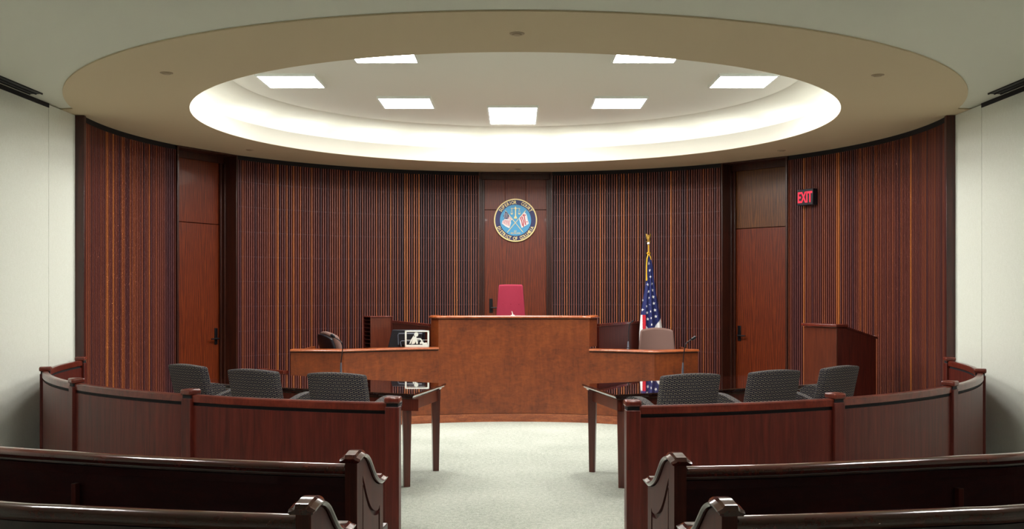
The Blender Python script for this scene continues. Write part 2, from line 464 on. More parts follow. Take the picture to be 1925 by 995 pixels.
# end boards
k = 3
for a, w in ((aL1, 1), (aL2, -1), (aL3, 1), (aR3, -1), (aR2, 1), (aR1, -1)):
    aa = a-(0.006/R_WALL)*w*1
    m = MB(); r = R_WALL+0.02
    m.box((r*math.cos(aa), CY+r*math.sin(aa), SOFF/2-0.001), (0.11, 0.016, SOFF-0.004), aa)
    struct(m.build('trim_%d' % k, trim_wood, bevel=0.002, seg=1)); k += 1
for sx in (-1, 1):
    m = MB(); m.box((sx*(SIDE-0.045), 10.24, SOFF/2-0.001), (0.09, 0.05, SOFF-0.004)); struct(m.build('trim_%d' % k, trim_wood, bevel=0.003, seg=1)); k += 1
# closing wall outside the slats so that no gap opens to the void
m = MB(); m.sweep(arc(-0.15, PI+0.15, R_WALL+0.75, 60), [(0, 0), (-0.05, 0), (-0.05, 3.4), (0, 3.4)]); struct(m.build('wall_outer', black_gap))

# door recesses
def doorway(name, a0, a1, depth, ztr, handle_side, floor_z, transom_mat, seams=0, handle_z=0.96, leaf_in=(0.03, 0.03), jamb=0.05):
    """a0 > a1 (left edge first as seen from the bar)"""
    P0 = Vector((R_WALL*math.cos(a0), CY+R_WALL*math.sin(a0))); P1 = Vector((R_WALL*math.cos(a1), CY+R_WALL*math.sin(a1)))
    mid = (P0+P1)/2; t = (P1-P0).normalized(); nrm = Vector((-t.y, t.x))
    W = (P1-P0).length; rz = math.atan2(t.y, t.x)
    root = empty(name, (mid.x, mid.y, 0), rz, kind='structure')
    top = SOFF-0.1
    # leaf
    m = MB(); x0, x1 = -W/2+leaf_in[0], W/2-leaf_in[1]
    m.box(((x0+x1)/2, depth, (floor_z+ztr-0.004)/2), (x1-x0, 0.045, ztr-0.004-floor_z)); m.build('leaf', door_wood, root, uv=True, bevel=0.002, seg=1)
    m = MB(); nseg = seams+1
    for i in range(nseg):
        xa = x0+(x1-x0)*i/nseg; xb = x0+(x1-x0)*(i+1)/nseg
        m.box(((xa+xb)/2, depth, (ztr+0.004+top)/2), (xb-xa-0.003*(seams > 0), 0.045, top-ztr-0.004))
    m.build('transom_panel', transom_mat, root, uv=True, bevel=0.002, seg=1)
    m = MB()
    for s in (-1, 1):
        xx = s*(W/2-0.006)
        m.box((xx, depth/2+0.02, SOFF/2), (0.03, depth+0.12, SOFF-0.01))
        m.box((s*(W/2-jamb/2-0.012), depth-0.05, SOFF/2-0.05), (jamb, 0.03, SOFF-0.11))
        m.box((s*(W/2-jamb/4-0.012), depth-0.09, SOFF/2-0.05), (jamb*0.55, 0.03, SOFF-0.11))
    m.box((0, depth-0.03, SOFF-0.055), (W, 0.08, 0.1))
    m.box((0, depth/2+0.02, SOFF-0.012), (W, depth+0.1, 0.02))
    m.build('frame', frame_wood, root, bevel=0.004)
    m = MB(); m.box((0, depth+0.05, SOFF/2), (W+0.1, 0.04, SOFF-0.01)); m.build('backing', black_gap, root)
    # lever handle on a tall plate
    hx = handle_side*(W/2-0.12) if handle_side > 0 else x0+0.1
    h = MB(); h.box((hx, depth-0.028, handle_z+0.03), (0.052, 0.012, 0.21)); pl = h.build('handle', black, root, bevel=0.004)
    h = MB(); h.tube([(hx, depth-0.035, handle_z), (hx, depth-0.075, handle_z)], 0.011)
    h.tube([(hx, depth-0.075, handle_z), (hx-handle_side*0.06, depth-0.078, handle_z), (hx-handle_side*0.125, depth-0.072, handle_z)], [0.012, 0.010, 0.009])
    h.build('lever', black, pl, smooth=True)
    return root, mid, rz
doorway('door_1', aL1, aL2, 0.24, 2.415, 1, 0.0, door_wood, handle_z=0.945, leaf_in=(0.0, 0.02), jamb=0.06)
droot, dmid, drz = doorway('door_2', aL3, aR3, 0.12, 2.76, -1, 0.35, door_wood, 2, handle_z=1.31, leaf_in=(0.07, 0.07), jamb=0.065)
doorway('door_3', aR2, aR1, 0.24, 2.415, -1, 0.0, door_wood_gold, handle_z=0.945, leaf_in=(0.02, 0.0), jamb=0.06)

# ------------------------------------------------------------------ light fixtures
def troffer(x, y, w, d, z, gl, label, group, deep=0.06):
    root = empty('ceiling_light', (x, y, z), 0, label, 'ceiling light', group)
    m = MB(); f = 0.018
    m.box((0, d/2-f/2, 0.004), (w, f, 0.03)); m.box((0, -d/2+f/2, 0.004), (w, f, 0.03))
    m.box((w/2-f/2, 0, 0.004), (f, d-2*f, 0.03)); m.box((-w/2+f/2, 0, 0.004), (f, d-2*f, 0.03))
    m.build('frame', white_plastic, root)
    m = MB(); a, b = w/2-f, d/2-f; c, e = a*0.55, b*0.62; h = 0.012
    m.add([(-a, -b, 0), (a, -b, 0), (a, b, 0), (-a, b, 0), (-c, -e, h), (c, -e, h), (c, e, h), (-c, e, h)],
          [(4, 5, 6, 7), (0, 1, 5, 4), (1, 2, 6, 5), (2, 3, 7, 6), (3, 0, 4, 7)])
    m.build('diffuser', gl, root)
    return root
DZ = SOFF+0.434
for (x, y, w, d, lab) in (
    (-0.03, 12.79, 0.61, 1.22, 'long bright light panel at the far middle of the round recess'),
    (-1.26, 11.92, 0.61, 0.66, 'square light panel left of the long middle panel in the dome'),
    (1.20, 11.92, 0.61, 0.66, 'square light panel right of the long middle panel in the dome'),
    (-2.33, 10.70, 0.61, 0.62, 'square light panel at the far left edge of the dome'),
    (2.37, 10.70, 0.61, 0.62, 'square light panel at the far right edge of the dome'),
    (-1.22, 9.50, 0.61, 0.61, 'light panel half cut by the near lip, left of centre'),
    (1.22, 9.50, 0.61, 0.61, 'light panel half cut by the near lip, right of centre')):
    troffer(x, y, w, d, DZ, lamp_dome, lab, 'light panels set in the round ceiling recess')
for x in (-3.0, -1.0, 1.0, 3.0):
    for y in (5.1,):
        troffer(x, y, 0.61, 0.61, CEIL-0.012, lamp_gal, 'square white light panel over the public seats, outside the picture', 'light panels over the public seats')
# cove tubes lying in the trough
NT = 22
for i in range(NT):
    a0 = 2*PI*i/NT+0.03; a1 = 2*PI*(i+1)/NT-0.03
    m = MB(); m.tube([(3.62*math.cos(a0+(a1-a0)*k/6), CY+3.62*math.sin(a0+(a1-a0)*k/6), SOFF+0.165) for k in range(7)], 0.016, 8)
    tag(m.build('cove_tube', lamp_cove, smooth=True), 'white tube lamp hidden in the cove trough behind the lip', 'lamp', 'tube lamps hidden in the cove')
# small ceiling discs
for (x, y, lab) in ((313, 137, 'small flat disc in the soffit on the left'), (972, 63, 'small flat disc in the soffit at the near middle'), (1650, 141, 'small flat disc in the soffit on the right'),
                    (470, 282, 'tiny disc in the soffit above the left doorway'), (1469, 283, 'tiny disc in the soffit above the right doorway'), (974, 318, 'tiny disc in the soffit above the seal door')):
    Y = F_PX*(SOFF-EYE)/(YH-y); X = px(x, Y)
    m = MB(); m.lathe([(0.001, SOFF-0.012), (0.03, SOFF-0.012), (0.034, SOFF-0.006), (0.05, SOFF-0.004), (0.052, SOFF+0.001)], (X, Y), 24)
    tag(m.build('sprinkler_cover', plain('disc_paint_%d' % x, srgb(170, 150, 122), 0.6), smooth=True), lab, 'sprinkler')
for sx, nm in ((-1, 'left'), (1, 'right')):
    root = empty('slot_diffuser', (sx*4.27, 7.6, CEIL), 0, 'black linear air slot in the ceiling along the %s wall' % nm, 'air vent')
    m = MB(); m.box((0, 0, -0.002), (0.12, 3.1, 0.012)); m.build('slot', black_gap, root)
    m = MB()
    for q in (-0.055, 0, 0.055): m.box((q, 0, -0.008), (0.008, 3.1, 0.014))
    m.build('bar', black, root)

# ------------------------------------------------------------------ the judge's bench and the two side desks
BR = 3.2
def by(x): return 12.24-0.155*x*x       # plan curve of the front
def front(x0, x1, n=14): return [(x0+(x1-x0)*i/n, by(x0+(x1-x0)*i/n)) for i in range(n+1)]
root = empty('judge_platform', (0, 13.6, 0), 0, kind='structure')
m = MB(); m.prism([(-1.0, 12.35-13.6), (1.0, 12.35-13.6), (1.3, 13.3-13.6), (1.3, 15.1-13.6), (-1.3, 15.1-13.6), (-1.3, 13.3-13.6)], 0.0, 0.35); m.build('platform', carpet, root)

bench = empty('judge_bench', (0, 12.2, 0), 0, 'tall cherry wood judge bench with a concave front in the centre', 'bench')
def local(path, o): return [(p[0]-o[0], p[1]-o[1]) for p in path]
BO = (0, 12.2)
bf = front(-0.905, 0.875)
m = MB(); m.sweep(local(bf, BO), [(0, 0.1), (0.04, 0.1), (0.04, 1.222), (0, 1.222)]); m.build('front_panel', cherry, bench)
for sgn, xe in ((-1, -0.905), (1, 0.875)):
    p0 = (xe, by(xe)); p1 = (xe+sgn*0.105, by(xe)+0.2); p2 = (xe+sgn*0.105, 13.2)
    path = [p0, p1, p2]
    if sgn > 0: prof = [(0, 0.897), (0.04, 0.897), (0.04, 1.222), (0, 1.222)]
    else: prof = [(-0.04, 0.897), (0, 0.897), (0, 1.222), (-0.04, 1.222)]
    m = MB(); m.sweep(local(path, BO), prof); m.build('side_panel', cherry, bench)
m = MB(); m.sweep(local(front(-0.905, 0.875), BO), [(-0.006, 0), (0.03, 0), (0.03, 0.096), (-0.006, 0.096)]); m.build('kick_board', cherry_cap, bench)
# cap around the top, with a dark reveal under it
capath = [(-1.01, 12.50), (-1.01, by(-.905)+0.2)]+front(-0.905, 0.875)+[(0.98, by(.875)+0.2), (0.98, 12.50)]
m = MB(); m.sweep(local(capath, BO), [(-0.018, 1.232), (-0.025, 1.236), (-0.027, 1.245), (-0.023, 1.255), (-0.012, 1.262), (0.0, 1.265), (0.085, 1.265), (0.085, 1.232)]); m.build('top_cap', cherry_cap, bench, smooth=True)
m = MB(); m.prism(local([(-0.96, 12.5), (-0.85, 12.2), (0, 12.3), (0.83, 12.2), (0.93, 12.5), (0.93, 12.75), (-0.96, 12.75)], BO), 1.08, 1.11); m.build('writing_surface', cherry_cap, bench)
m = MB(); m.sweep(local(capath, BO), [(0.004, 1.220), (0.03, 1.220), (0.03, 1.234), (0.004, 1.234)]); m.build('reveal_strip', black_gap, bench)

def wing(name, pts, label, side):
    r = empty(name, (pts[0][0], pts[0][1], 0), 0, label, 'partition')
    o = pts[0]
    s = side
    m = MB(); m.sweep(local(pts, o), [(0, 0), (0.03*s, 0), (0.03*s, 1.125), (0, 1.125)]); m.build('panel', lectern_wood if side < 0 else mahog, r)
    m = MB(); m.sweep(local(pts, o), [(-0.015*s, 1.13), (0.03*s, 1.13), (0.03*s, 1.16), (-0.015*s, 1.16)]); m.build('top_rail', mahog_cap, r, bevel=0.004)
wing('wing_partition', [(-1.04, 12.40), (-1.63, 13.80), (-1.95, 14.5)], 'low brown partition with sloping top line left of the judge bench', -1)
wing('wing_partition', [(1.013, 12.40), (1.63, 13.60), (1.92, 14.3)], 'low dark red partition right of the judge bench, beside the flag', 1)

def desk(name, path_front, corner_end, z, label, side, ledge=0.13):
    o = path_front[0]
    r = empty(name, (o[0], o[1], 0), 0, label, 'desk')
    s = -side           # outward is toward the bar: offset sign keeps the body behind the face
    body = path_front
    pf = local(body, o)
    k = 1 if side > 0 else -1
    zt = z-0.028
    m = MB(); m.sweep(pf, [(0, 0.1), (0.04*k, 0.1), (0.04*k, zt-0.012), (0, zt-0.012)]); m.build('front_panel', cherry, r)
    m = MB(); m.sweep(pf, [(-0.006*k, 0), (0.03*k, 0), (0.03*k, 0.096), (-0.006*k, 0.096)]); m.build('kick_board', cherry_cap, r)
    end = local([body[-1], corner_end], o)
    m = MB(); m.sweep(end, [(0, 0), (0.04*k, 0), (0.04*k, zt-0.012), (0, zt-0.012)]); m.build('side_panel', cherry, r)
    full = local(body+[corner_end], o)
    m = MB(); m.sweep(full, [(-0.018*k, zt), (-0.025*k, zt+0.004), (-0.027*k, zt+0.011), (-0.023*k, z-0.009), (-0.012*k, z-0.003), (0.0, z), (ledge*k, z), (ledge*k, zt)]); m.build('top_cap', cherry_cap, r, smooth=True)
    m = MB(); m.sweep(full, [(0.004*k, zt-0.014), (0.03*k, zt-0.014), (0.03*k, zt+0.002), (0.004*k, zt+0.002)]); m.build('reveal_strip', black_gap, r)
    return r, o
lf = [(-0.906-(1.943-0.906)*i/8, by(-0.906-(1.943-0.906)*i/8)) for i in range(9)]
DESKTOP = 0.775
dl, dlo = desk('clerk_desk', lf, (-2.56, 11.70), 0.895, 'cherry wood clerk desk joined to the left of the judge bench', -1)
m = MB(); m.prism(local([(-0.95, 12.2), (-1.93, 11.78), (-2.4, 11.8), (-2.4, 11.93), (-1.9, 11.95), (-1.6, 12.35), (-1.1, 12.52), (-1.03, 12.36)], dlo), DESKTOP-0.03, DESKTOP); m.build('worktop', cherry_cap, dl)
m = MB(); m.box((-2.545-dlo[0], 12.35-dlo[1], 0.43), (0.04, 1.25, 0.86)); m.build('end_panel', cherry, dl)
m = MB(); m.sweep(local([(-2.6, 11.72), (-2.85, 11.9), (-2.97, 12.05)], dlo), [(0, 0), (0.03, 0), (0.03, 0.61), (0, 0.61)]); rp = m.build('return_panel', lectern_wood, dl)
m = MB(); m.sweep(local([(-2.6, 11.72), (-2.85, 11.9), (-2.97, 12.05)], dlo), [(-0.02, 0.61), (0.06, 0.61), (0.06, 0.65), (-0.02, 0.65)]); m.build('return_cap', mahog_cap, dl, bevel=0.004)
rf = [(0.876+(1.595-0.876)*i/8, by(0.876+(1.595-0.876)*i/8)-0.08*(i/8)) for i in range(9)]
dr, dro = desk('witness_stand', rf, (2.14, 12.02), 0.875, 'cherry wood witness stand joined to the right of the judge bench', 1, 0.13)
m = MB(); m.box((2.12-dro[0], 12.6-dro[1], 0.42), (0.04, 1.15, 0.84)); m.build('end_panel', cherry, dr)

# pigeonhole cabinet on the clerk desk
r = empty('pigeonhole_cabinet', (-1.775, 12.6, 0), math.radians(27.4), 'small brown cabinet with open paper slots behind the clerk desk', 'cabinet')
W_, D_, zt = 0.28, 0.27, 1.233
m = MB(); m.box((W_/2, 0.01, (zt)/2), (W_, 0.02, zt)); m.build('side_panel', lectern_wood, r, bevel=0.002)
m = MB(); m.box((W_/2, D_, zt/2), (W_, 0.02, zt)); m.box((W_-0.01, D_/2, zt/2), (0.02, D_, zt)); m.build('carcass', mahog, r)
m = MB(); m.box((W_/2, D_/2, zt+0.006), (W_+0.012, D_+0.012, 0.012)); m.build('top_board', mahog_cap, r, bevel=0.002)
for i in range(8):
    m = MB(); m.box((W_/2, D_/2+0.005, 0.86+i*0.048), (W_-0.005, D_-0.01, 0.006)); m.build('shelf', trim_wood, r)
m = MB(); m.box((W_/2, D_/2, 0.83/2), (W_, D_, 0.83)); m.build('lower_case', mahog, r)

# monitor on the clerk desk, seen from behind
DY = 12.34
r = empty('computer_monitor', (px(770, DY), DY, DESKTOP), math.radians(-6), 'black computer monitor seen from behind on the clerk desk', 'monitor')
m = MB(); m.add([(-0.275, -0.02, -0.06), (0.19, -0.02, -0.06), (0.19, 0.03, -0.06), (-0.275, 0.03, -0.06), (-0.21, -0.02, 0.195), (0.19, -0.02, 0.195), (0.19, 0.03, 0.20), (-0.21, 0.03, 0.20)],
      [(3, 2, 1, 0), (4, 5, 6, 7), (0, 1, 5, 4), (1, 2, 6, 5), (2, 3, 7, 6), (3, 0, 4, 7)]); m.v = [(x_, y_, z_+0.12) for x_, y_, z_ in m.v]; m.build('casing', black_plastic, r, bevel=0.008)
m = MB(); m.box((0.02, -0.045, 0.09), (0.30, 0.05, 0.15)); m.v = [(x_, y_, z_+0.12) for x_, y_, z_ in m.v]; c = m.build('rear_housing', black_plastic, r, bevel=0.01)
m = MB(); m.tube([(-0.12, -0.074, 0.02), (-0.125, -0.074, 0.14), (-0.11, -0.074, 0.152), (0.17, -0.074, 0.152)], 0.004, 6); m.v = [(x_, y_, z_+0.12) for x_, y_, z_ in m.v]; m.build('edge_highlight', grey_plastic, c, smooth=True)  # grey line drawn in place of the highlight along the housing edges
m = MB(); m.tube([(-0.085, -0.078, 0.0), (-0.095, -0.078, 0.055), (-0.08, -0.078, 0.066), (0.13, -0.078, 0.066)], 0.005, 6); m.v = [(x_, y_, z_+0.12) for x_, y_, z_ in m.v]; m.build('stand_bracket', grey_plastic, r, smooth=True)
m = MB(); m.box((0.0, 0.02, -0.114), (0.24, 0.16, 0.012)); m.box((0, 0.0, -0.08), (0.06, 0.03, 0.06)); m.v = [(x_, y_, z_+0.12) for x_, y_, z_ in m.v]; m.build('foot', black_plastic, r, bevel=0.004)

# white openwork frame with a pale cut-out figure
FY = by(px(784, 12.05))+0.05
r = empty('display_frame', (px(784, FY), FY, 0.895), math.radians(2), 'white rectangular open frame holding a pale cut-out figure on the clerk desk', 'frame')
w, h = 0.285, 0.197; q = 0.020
m = MB(); m.box((0, 0, q*0.7), (w, 0.018, q*1.4)); m.box((0, 0, h-q*0.4), (w, 0.018, q*0.8)); m.box((-w/2+q/2, 0, h/2), (q, 0.018, h)); m.box((w/2-q/2, 0, h/2), (q, 0.018, h)); m.build('border', white_plastic, r, bevel=0.003)
m = MB()
S = w/380.0      # drawing units of the close-up crop
def fp(x, y): return ((x-363)*S, (600-y)*S)
def flat(poly, y0, y1):
    pts = [fp(*p) for p in poly]; n = len(pts)
    tr = tessellate_polygon([[Vector((a, b, 0)) for a, b in pts]])
    m.add([(a, y0, b) for a, b in pts]+[(a, y1, b) for a, b in pts], [tuple(t) for t in tr]+[tuple(i+n for i in t) for t in tr]+[(i, (i+1) % n, (i+1) % n+n, i+n) for i in range(n)])
flat([(350+33*math.cos(a*PI/8), 398+36*math.sin(a*PI/8)) for a in range(16)], -0.006, 0.004)
flat([(330, 425), (352, 440), (362, 470), (380, 535), (368, 550), (350, 545), (342, 505), (325, 545), (275, 552), (285, 510), (305, 450)], -0.006, 0.004)
flat([(348, 455), (420, 458), (450, 495), (430, 505), (410, 475), (352, 475)], -0.005, 0.003)
flat([(405, 530), (430, 500), (455, 505), (470, 530), (520, 525), (525, 560), (455, 560), (440, 545), (410, 548)], -0.005, 0.003)
flat([(310, 415), (318, 425), (262, 545), (240, 545), (268, 480)], -0.004, 0.002)
m.build('figure', white_plastic, r)
m = MB(); m.box((0, 0.006, 0.085*1.0), (w-2*q, 0.002, 0.004)); m.build('cross_wire', white_plastic, r)

# ------------------------------------------------------------------ chairs
def curved_back(mb, w0, w1, z0, z1, th, lean, bow, arch, n=12, nz=8, wrap=0.0):
    """padded back, wider at z0 (w0) or z1 (w1); bow curves it around the sitter"""
    def P(u, v, f):
        hw = (w0+(w1-w0)*v)/2; x = hw*u
        y = -lean*v+bow*(abs(u)**2.2)+f*th
        z = z0+(z1-z0)*v+(arch*(1-u*u) if v > 0 else 0)*v*v
        return (x, y, z)
    vs = []; fs = []
    for f in (0, 1):
        for j in range(nz+1):
            for i in range(n+1): vs.append(P(-1+2*i/n, j/nz, f))
    o = (n+1)*(nz+1); idx = lambda f, i, j: f*o+j*(n+1)+i
    for j in range(nz):
        for i in range(n):
            fs.append((idx(0, i, j), idx(0, i+1, j), idx(0, i+1, j+1), idx(0, i, j+1)))
            fs.append((idx(1, i, j), idx(1, i, j+1), idx(1, i+1, j+1), idx(1, i+1, j)))
    for i in range(n):
        fs.append((idx(0, i, 0), idx(1, i, 0), idx(1, i+1, 0), idx(0, i+1, 0)))
        fs.append((idx(0, i, nz), idx(0, i+1, nz), idx(1, i+1, nz), idx(1, i, nz)))
    for j in range(nz):
        fs.append((idx(0, 0, j), idx(0, 0, j+1), idx(1, 0, j+1), idx(1, 0, j)))
        fs.append((idx(0, n, j), idx(1, n, j), idx(1, n, j+1), idx(0, n, j+1)))
    mb.add(vs, fs)
def star_base(root, z=0.0, top=0.40, mat=None):
    m = MB(); m.tube([(0, 0.02, z+0.07), (0, 0.02, z+top)], [0.03, 0.024], 14); m.build('column', black, root, smooth=True)
    for i in range(5):
        a = 2*PI*i/5+0.3
        m = MB(); m.tube([(0, 0.02, z+0.10), (0.15*math.cos(a), 0.02+0.15*math.sin(a), z+0.09), (0.25*math.cos(a), 0.02+0.25*math.sin(a), z+0.065)], [0.022, 0.019, 0.014], 8)
        lg = m.build('leg', black, root, smooth=True)
        m = MB(); c, s_ = math.cos(a), math.sin(a); X, Y = 0.25*c, 0.02+0.25*s_
        m.tube([(X-0.02*s_, Y+0.02*c, z+0.028), (X+0.02*s_, Y-0.02*c, z+0.028)], 0.028, 12); m.build('caster', black_plastic, lg, smooth=True)
def counsel_chair(name, loc, rz, label, group):
    r = empty(name, loc, rz, label, 'chair', group)
    m = MB(); curved_back(m, 0.475, 0.475, 0.40, 0.95, 0.075, 0.13, 0.035, 0.016); m.v = [(x, y-0.25, z) for x, y, z in m.v]
    m.build('backrest', chair_fabric, r, uv=True, bevel=0.016, seg=3, angle=50)
    m = MB(); m.box((0, 0.01, 0.45), (0.42, 0.46, 0.11)); m.build('seat', chair_fabric, r, uv=True, bevel=0.03, seg=3)
    for s in (-1, 1):
        prof = catmull([(-0.22, 0.70), (-0.12, 0.735), (0.0, 0.765), (0.12, 0.765), (0.19, 0.735), (0.195, 0.68), (0.15, 0.63)], 4)
        poly = prof+[(0.10, 0.40), (-0.2, 0.40)]
        n = len(poly); x0, x1 = s*0.205, s*0.27
        tr = tessellate_polygon([[Vector((a, b, 0)) for a, b in poly]])
        m = MB(); m.add([(x0, a, b) for a, b in poly]+[(x1, a, b) for a, b in poly], [tuple(t) for t in tr]+[tuple(i+n for i in t) for t in tr]+[(i, (i+1) % n, (i+1) % n+n, i+n) for i in range(n)])
        m.build('armrest', chair_fabric, r, uv=True, bevel=0.02, seg=3, angle=50)
    m = MB(); m.box((0, 0.03, 0.385), (0.34, 0.34, 0.03)); m.build('seat_plate', black, r, bevel=0.004)
    star_base(r)
    return r
CH = [(346, 8.33, -40, 'patterned grey armchair at the outer end of the left table, leftmost chair'),
      (470, 7.80, -29, 'patterned grey armchair in the middle of the left table'),
      (628, 7.47, -22, 'patterned grey armchair nearest the aisle at the left table'),
      (1303, 7.38, 22, 'patterned grey armchair nearest the aisle at the right table'),
      (1462, 7.72, 29, 'patterned grey armchair in the middle of the right table'),
      (1586, 8.15, 41, 'patterned grey armchair at the outer end of the right table, in front of the lectern')]
c0 = None
for (x, Y, rz, lab) in CH:
    a = math.radians(rz)
    # the top of the back stands at (px, Y): move the chair base so that it does
    bx, byy = px(x, Y), Y
    off = Vector((0, -0.35)); off.rotate(Matrix.Rotation(a, 2)) if False else None
    ox = -math.sin(a)*(-0.34); oy = math.cos(a)*(-0.34)
    if c0 is None: c0 = counsel_chair('armchair', (bx-ox, byy-oy, 0), a, lab, 'patterned armchairs at the counsel tables')
    else:
        c = copy_tree(c0); c.location = (bx-ox, byy-oy, 0); c.rotation_euler = (0, 0, a); c['label'] = lab

# judge chair
r = empty('judge_chair', (px(960, 13.25), 13.25, 0.35), PI, 'raspberry red button-tufted high-back chair behind the judge bench', 'chair')
m = MB(); curved_back(m, 0.44, 0.315, 0.5, 1.29, 0.08, 0.06, 0.03, 0.004, 12, 8); m.v = [(x, y-0.24, z) for x, y, z in m.v]
bk = m.build('backrest', red_fabric, r, bevel=0.02, seg=3, angle=50)
for x in (-0.105, 0, 0.105):
    m = MB(); zc = 1.04; yb = -0.24-0.06*0.68+0.08+0.03*(abs(x)/0.18)**2.2
    m.lathe([(0.001, 0.006), (0.005, 0.003), (0.008, -0.002)], (0, 0), 14); m.v = [(a+x, yb+c-0.001, zc+b) for a, b, c in m.v]
    m.build('button', red_fabric, bk, smooth=True)
m = MB(); m.box((0, 0.03, 0.46), (0.5, 0.5, 0.1)); m.build('seat', red_fabric, r, bevel=0.03, seg=3)
star_base(r, 0.0, 0.42)
# witness chair
def office_chair(name, loc, rz, label, w, ztop, z0=0.5, lean=0.07, arch=0.03):
    r = empty(name, loc, rz, label, 'chair')
    m = MB(); curved_back(m, w*1.12, w*0.9, z0, ztop, 0.07, lean, 0.05, arch); m.v = [(x, y-0.24, z) for x, y, z in m.v]
    m.build('backrest', brown_fabric, r, uv=True, bevel=0.024, seg=3, angle=50)
    m = MB(); curved_back(m, w*1.06, w*0.84, z0-0.02, ztop-0.03, 0.03, lean, 0.05, arch); m.v = [(x, y-0.275, z) for x, y, z in m.v]
    m.build('back_shell', black_plastic, r, bevel=0.01, seg=2, angle=50)
    m = MB(); m.box((0, 0.03, 0.46), (w*1.05, 0.48, 0.09)); m.build('seat', brown_fabric, r, uv=True, bevel=0.03, seg=3)
    m = MB(); m.tube([(0, 0, 0.43), (0, -0.25, 0.42), (0, -0.28, 0.6)], 0.02, 8); m.build('back_support', black, r, smooth=True)
    star_base(r)
    return r
r = office_chair('witness_chair', (px(1236, 12.75), 12.83, 0.0), PI-0.15, 'taupe brown upholstered chair in the witness stand below the flag', 0.46, 1.06)
r = office_chair('clerk_chair', (px(666, 12.24), 12.24, 0.0), math.radians(-55), 'brown chair with black shell seen from the side at the clerk desk', 0.46, 1.035, 0.5, 0.17, 0.05)

# ------------------------------------------------------------------ counsel tables
def table(name, near, far, label, legs):
    """near / far: plan points of the long edges, inner end first"""
    n1 = catmull(near, 6); f1 = catmull(far, 6)
    o = near[0]; r = empty(name, (o[0], o[1], 0), 0, label, 'table')
    poly = local(n1+f1[::-1], o)
    cx_ = sum(p[0] for p in poly)/len(poly); cy_ = sum(p[1] for p in poly)/len(poly)
    def inset(d):
        out = []
        n = len(poly); area = sum(poly[i][0]*poly[(i+1) % n][1]-poly[(i+1) % n][0]*poly[i][1] for i in range(n)); sg = 1 if area > 0 else -1
        for i in range(n):
            a, p, b = poly[i-1], poly[i], poly[(i+1) % n]
            t1 = Vector((p[0]-a[0], p[1]-a[1])).normalized(); t2 = Vector((b[0]-p[0], b[1]-p[1])).normalized()
            nn = Vector((-(t1.y+t2.y), t1.x+t2.x)); nn.normalize(); sc = 1/max(0.35, nn.dot(Vector((-t1.y, t1.x))))
            out.append((p[0]+nn.x*d*sg*sc, p[1]+nn.y*d*sg*sc))
        return out
    layers = [(0.004, 0.750), (0.0, 0.746), (0.0, 0.736), (0.012, 0.730), (0.014, 0.722), (0.03, 0.712), (0.036, 0.704)]
    vs = []; n = len(poly)
    for d, z in layers: vs += [(p[0], p[1], z) for p in inset(d)]
    tr = tessellate_polygon([[Vector((p[0], p[1], 0)) for p in poly]])
    fs = [tuple(t) for t in tr]+[tuple((len(layers)-1)*n+i for i in t) for t in tr]
    for L in range(len(layers)-1): fs += [(L*n+i, L*n+(i+1) % n, (L+1)*n+(i+1) % n, (L+1)*n+i) for i in range(n)]
    m = MB(); m.add(vs, fs); m.build('tabletop', table_top, r)
    ap = inset(0.06)
    m = MB(); m.sweep(ap, [(0.0, 0.61), (0.02, 0.61), (0.02, 0.705), (0.0, 0.705)], closed=True); m.build('apron', table_leg, r)
    for (x, y, rz) in legs:
        m = MB(); m.box((x-o[0], y-o[1], 0.353), (0.072, 0.072, 0.706), rz, taper=0.70); m.build('leg', table_leg, r, bevel=0.003)
    return r
tn = [(-0.795, 8.05), (-1.16, 8.22), (-2.0, 8.63), (-2.55, 8.93), (-2.86, 9.14)]
tf = [(-0.605, 8.98), (-1.30, 9.33), (-2.0, 9.75), (-2.25, 9.93), (-2.42, 10.07)]
table('counsel_table', tn, tf, 'dark glossy curved table left of the aisle with tapered legs', [(-0.865, 8.18, 0.25), (-0.69, 8.90, 0.25), (-2.76, 9.19, 0.5), (-2.43, 9.92, 0.5)])
tn = [(0.775, 8.0), (1.13, 8.16), (1.72, 8.45), (2.35, 8.76), (2.72, 9.0)]
tf = [(0.58, 8.92), (1.27, 9.26), (2.0, 9.72), (2.35, 9.83), (2.62, 9.90)]
table('counsel_table', tn, tf, 'dark glossy curved table right of the aisle with tapered legs', [(0.845, 8.13, -0.25), (0.665, 8.85, -0.25), (2.62, 9.06, -0.5), (2.50, 9.76, -0.5)])

# ------------------------------------------------------------------ microphones
def mic(name, pts, base, label, head_r=0.011, stand=True):
    r = empty(name, base, 0, label, 'microphone')
    P = [(p[0]-base[0], p[1]-base[1], p[2]-base[2]) for p in pts]
    m = MB(); kb = 0.5 if 'witness' in label else 1.0; m.lathe([(0.001, 0.028*kb), (0.02*kb, 0.028*kb), (0.045*kb, 0.012*kb), (0.05*kb, 0.0)], (0, 0), 20); m.build('base', black_plastic, r, smooth=True)
    m = MB(); lo = P[0]; hi = P[1]
    m.tube([(lo[0], lo[1], 0.02), (hi[0], hi[1], hi[2])], [0.012, 0.007], 10); m.build('lower_tube', grey_plastic, r, smooth=True)
    m = MB(); cc = catmull(P[1:-1], 6); m.tube(cc, 0.0045, 8); m.build('gooseneck', black_plastic, r, smooth=True)
    a, b = Vector(P[-2]), Vector(P[-1]); d = b-a
    m = MB(); m.tube([a, a+d*0.1, a+d*0.4, a+d*0.85, b], [0.006, head_r*0.8, head_r, head_r*0.95, head_r*0.4], 12); m.build('head', black_plastic, r, smooth=True)
Y = 9.05
T = 0.751
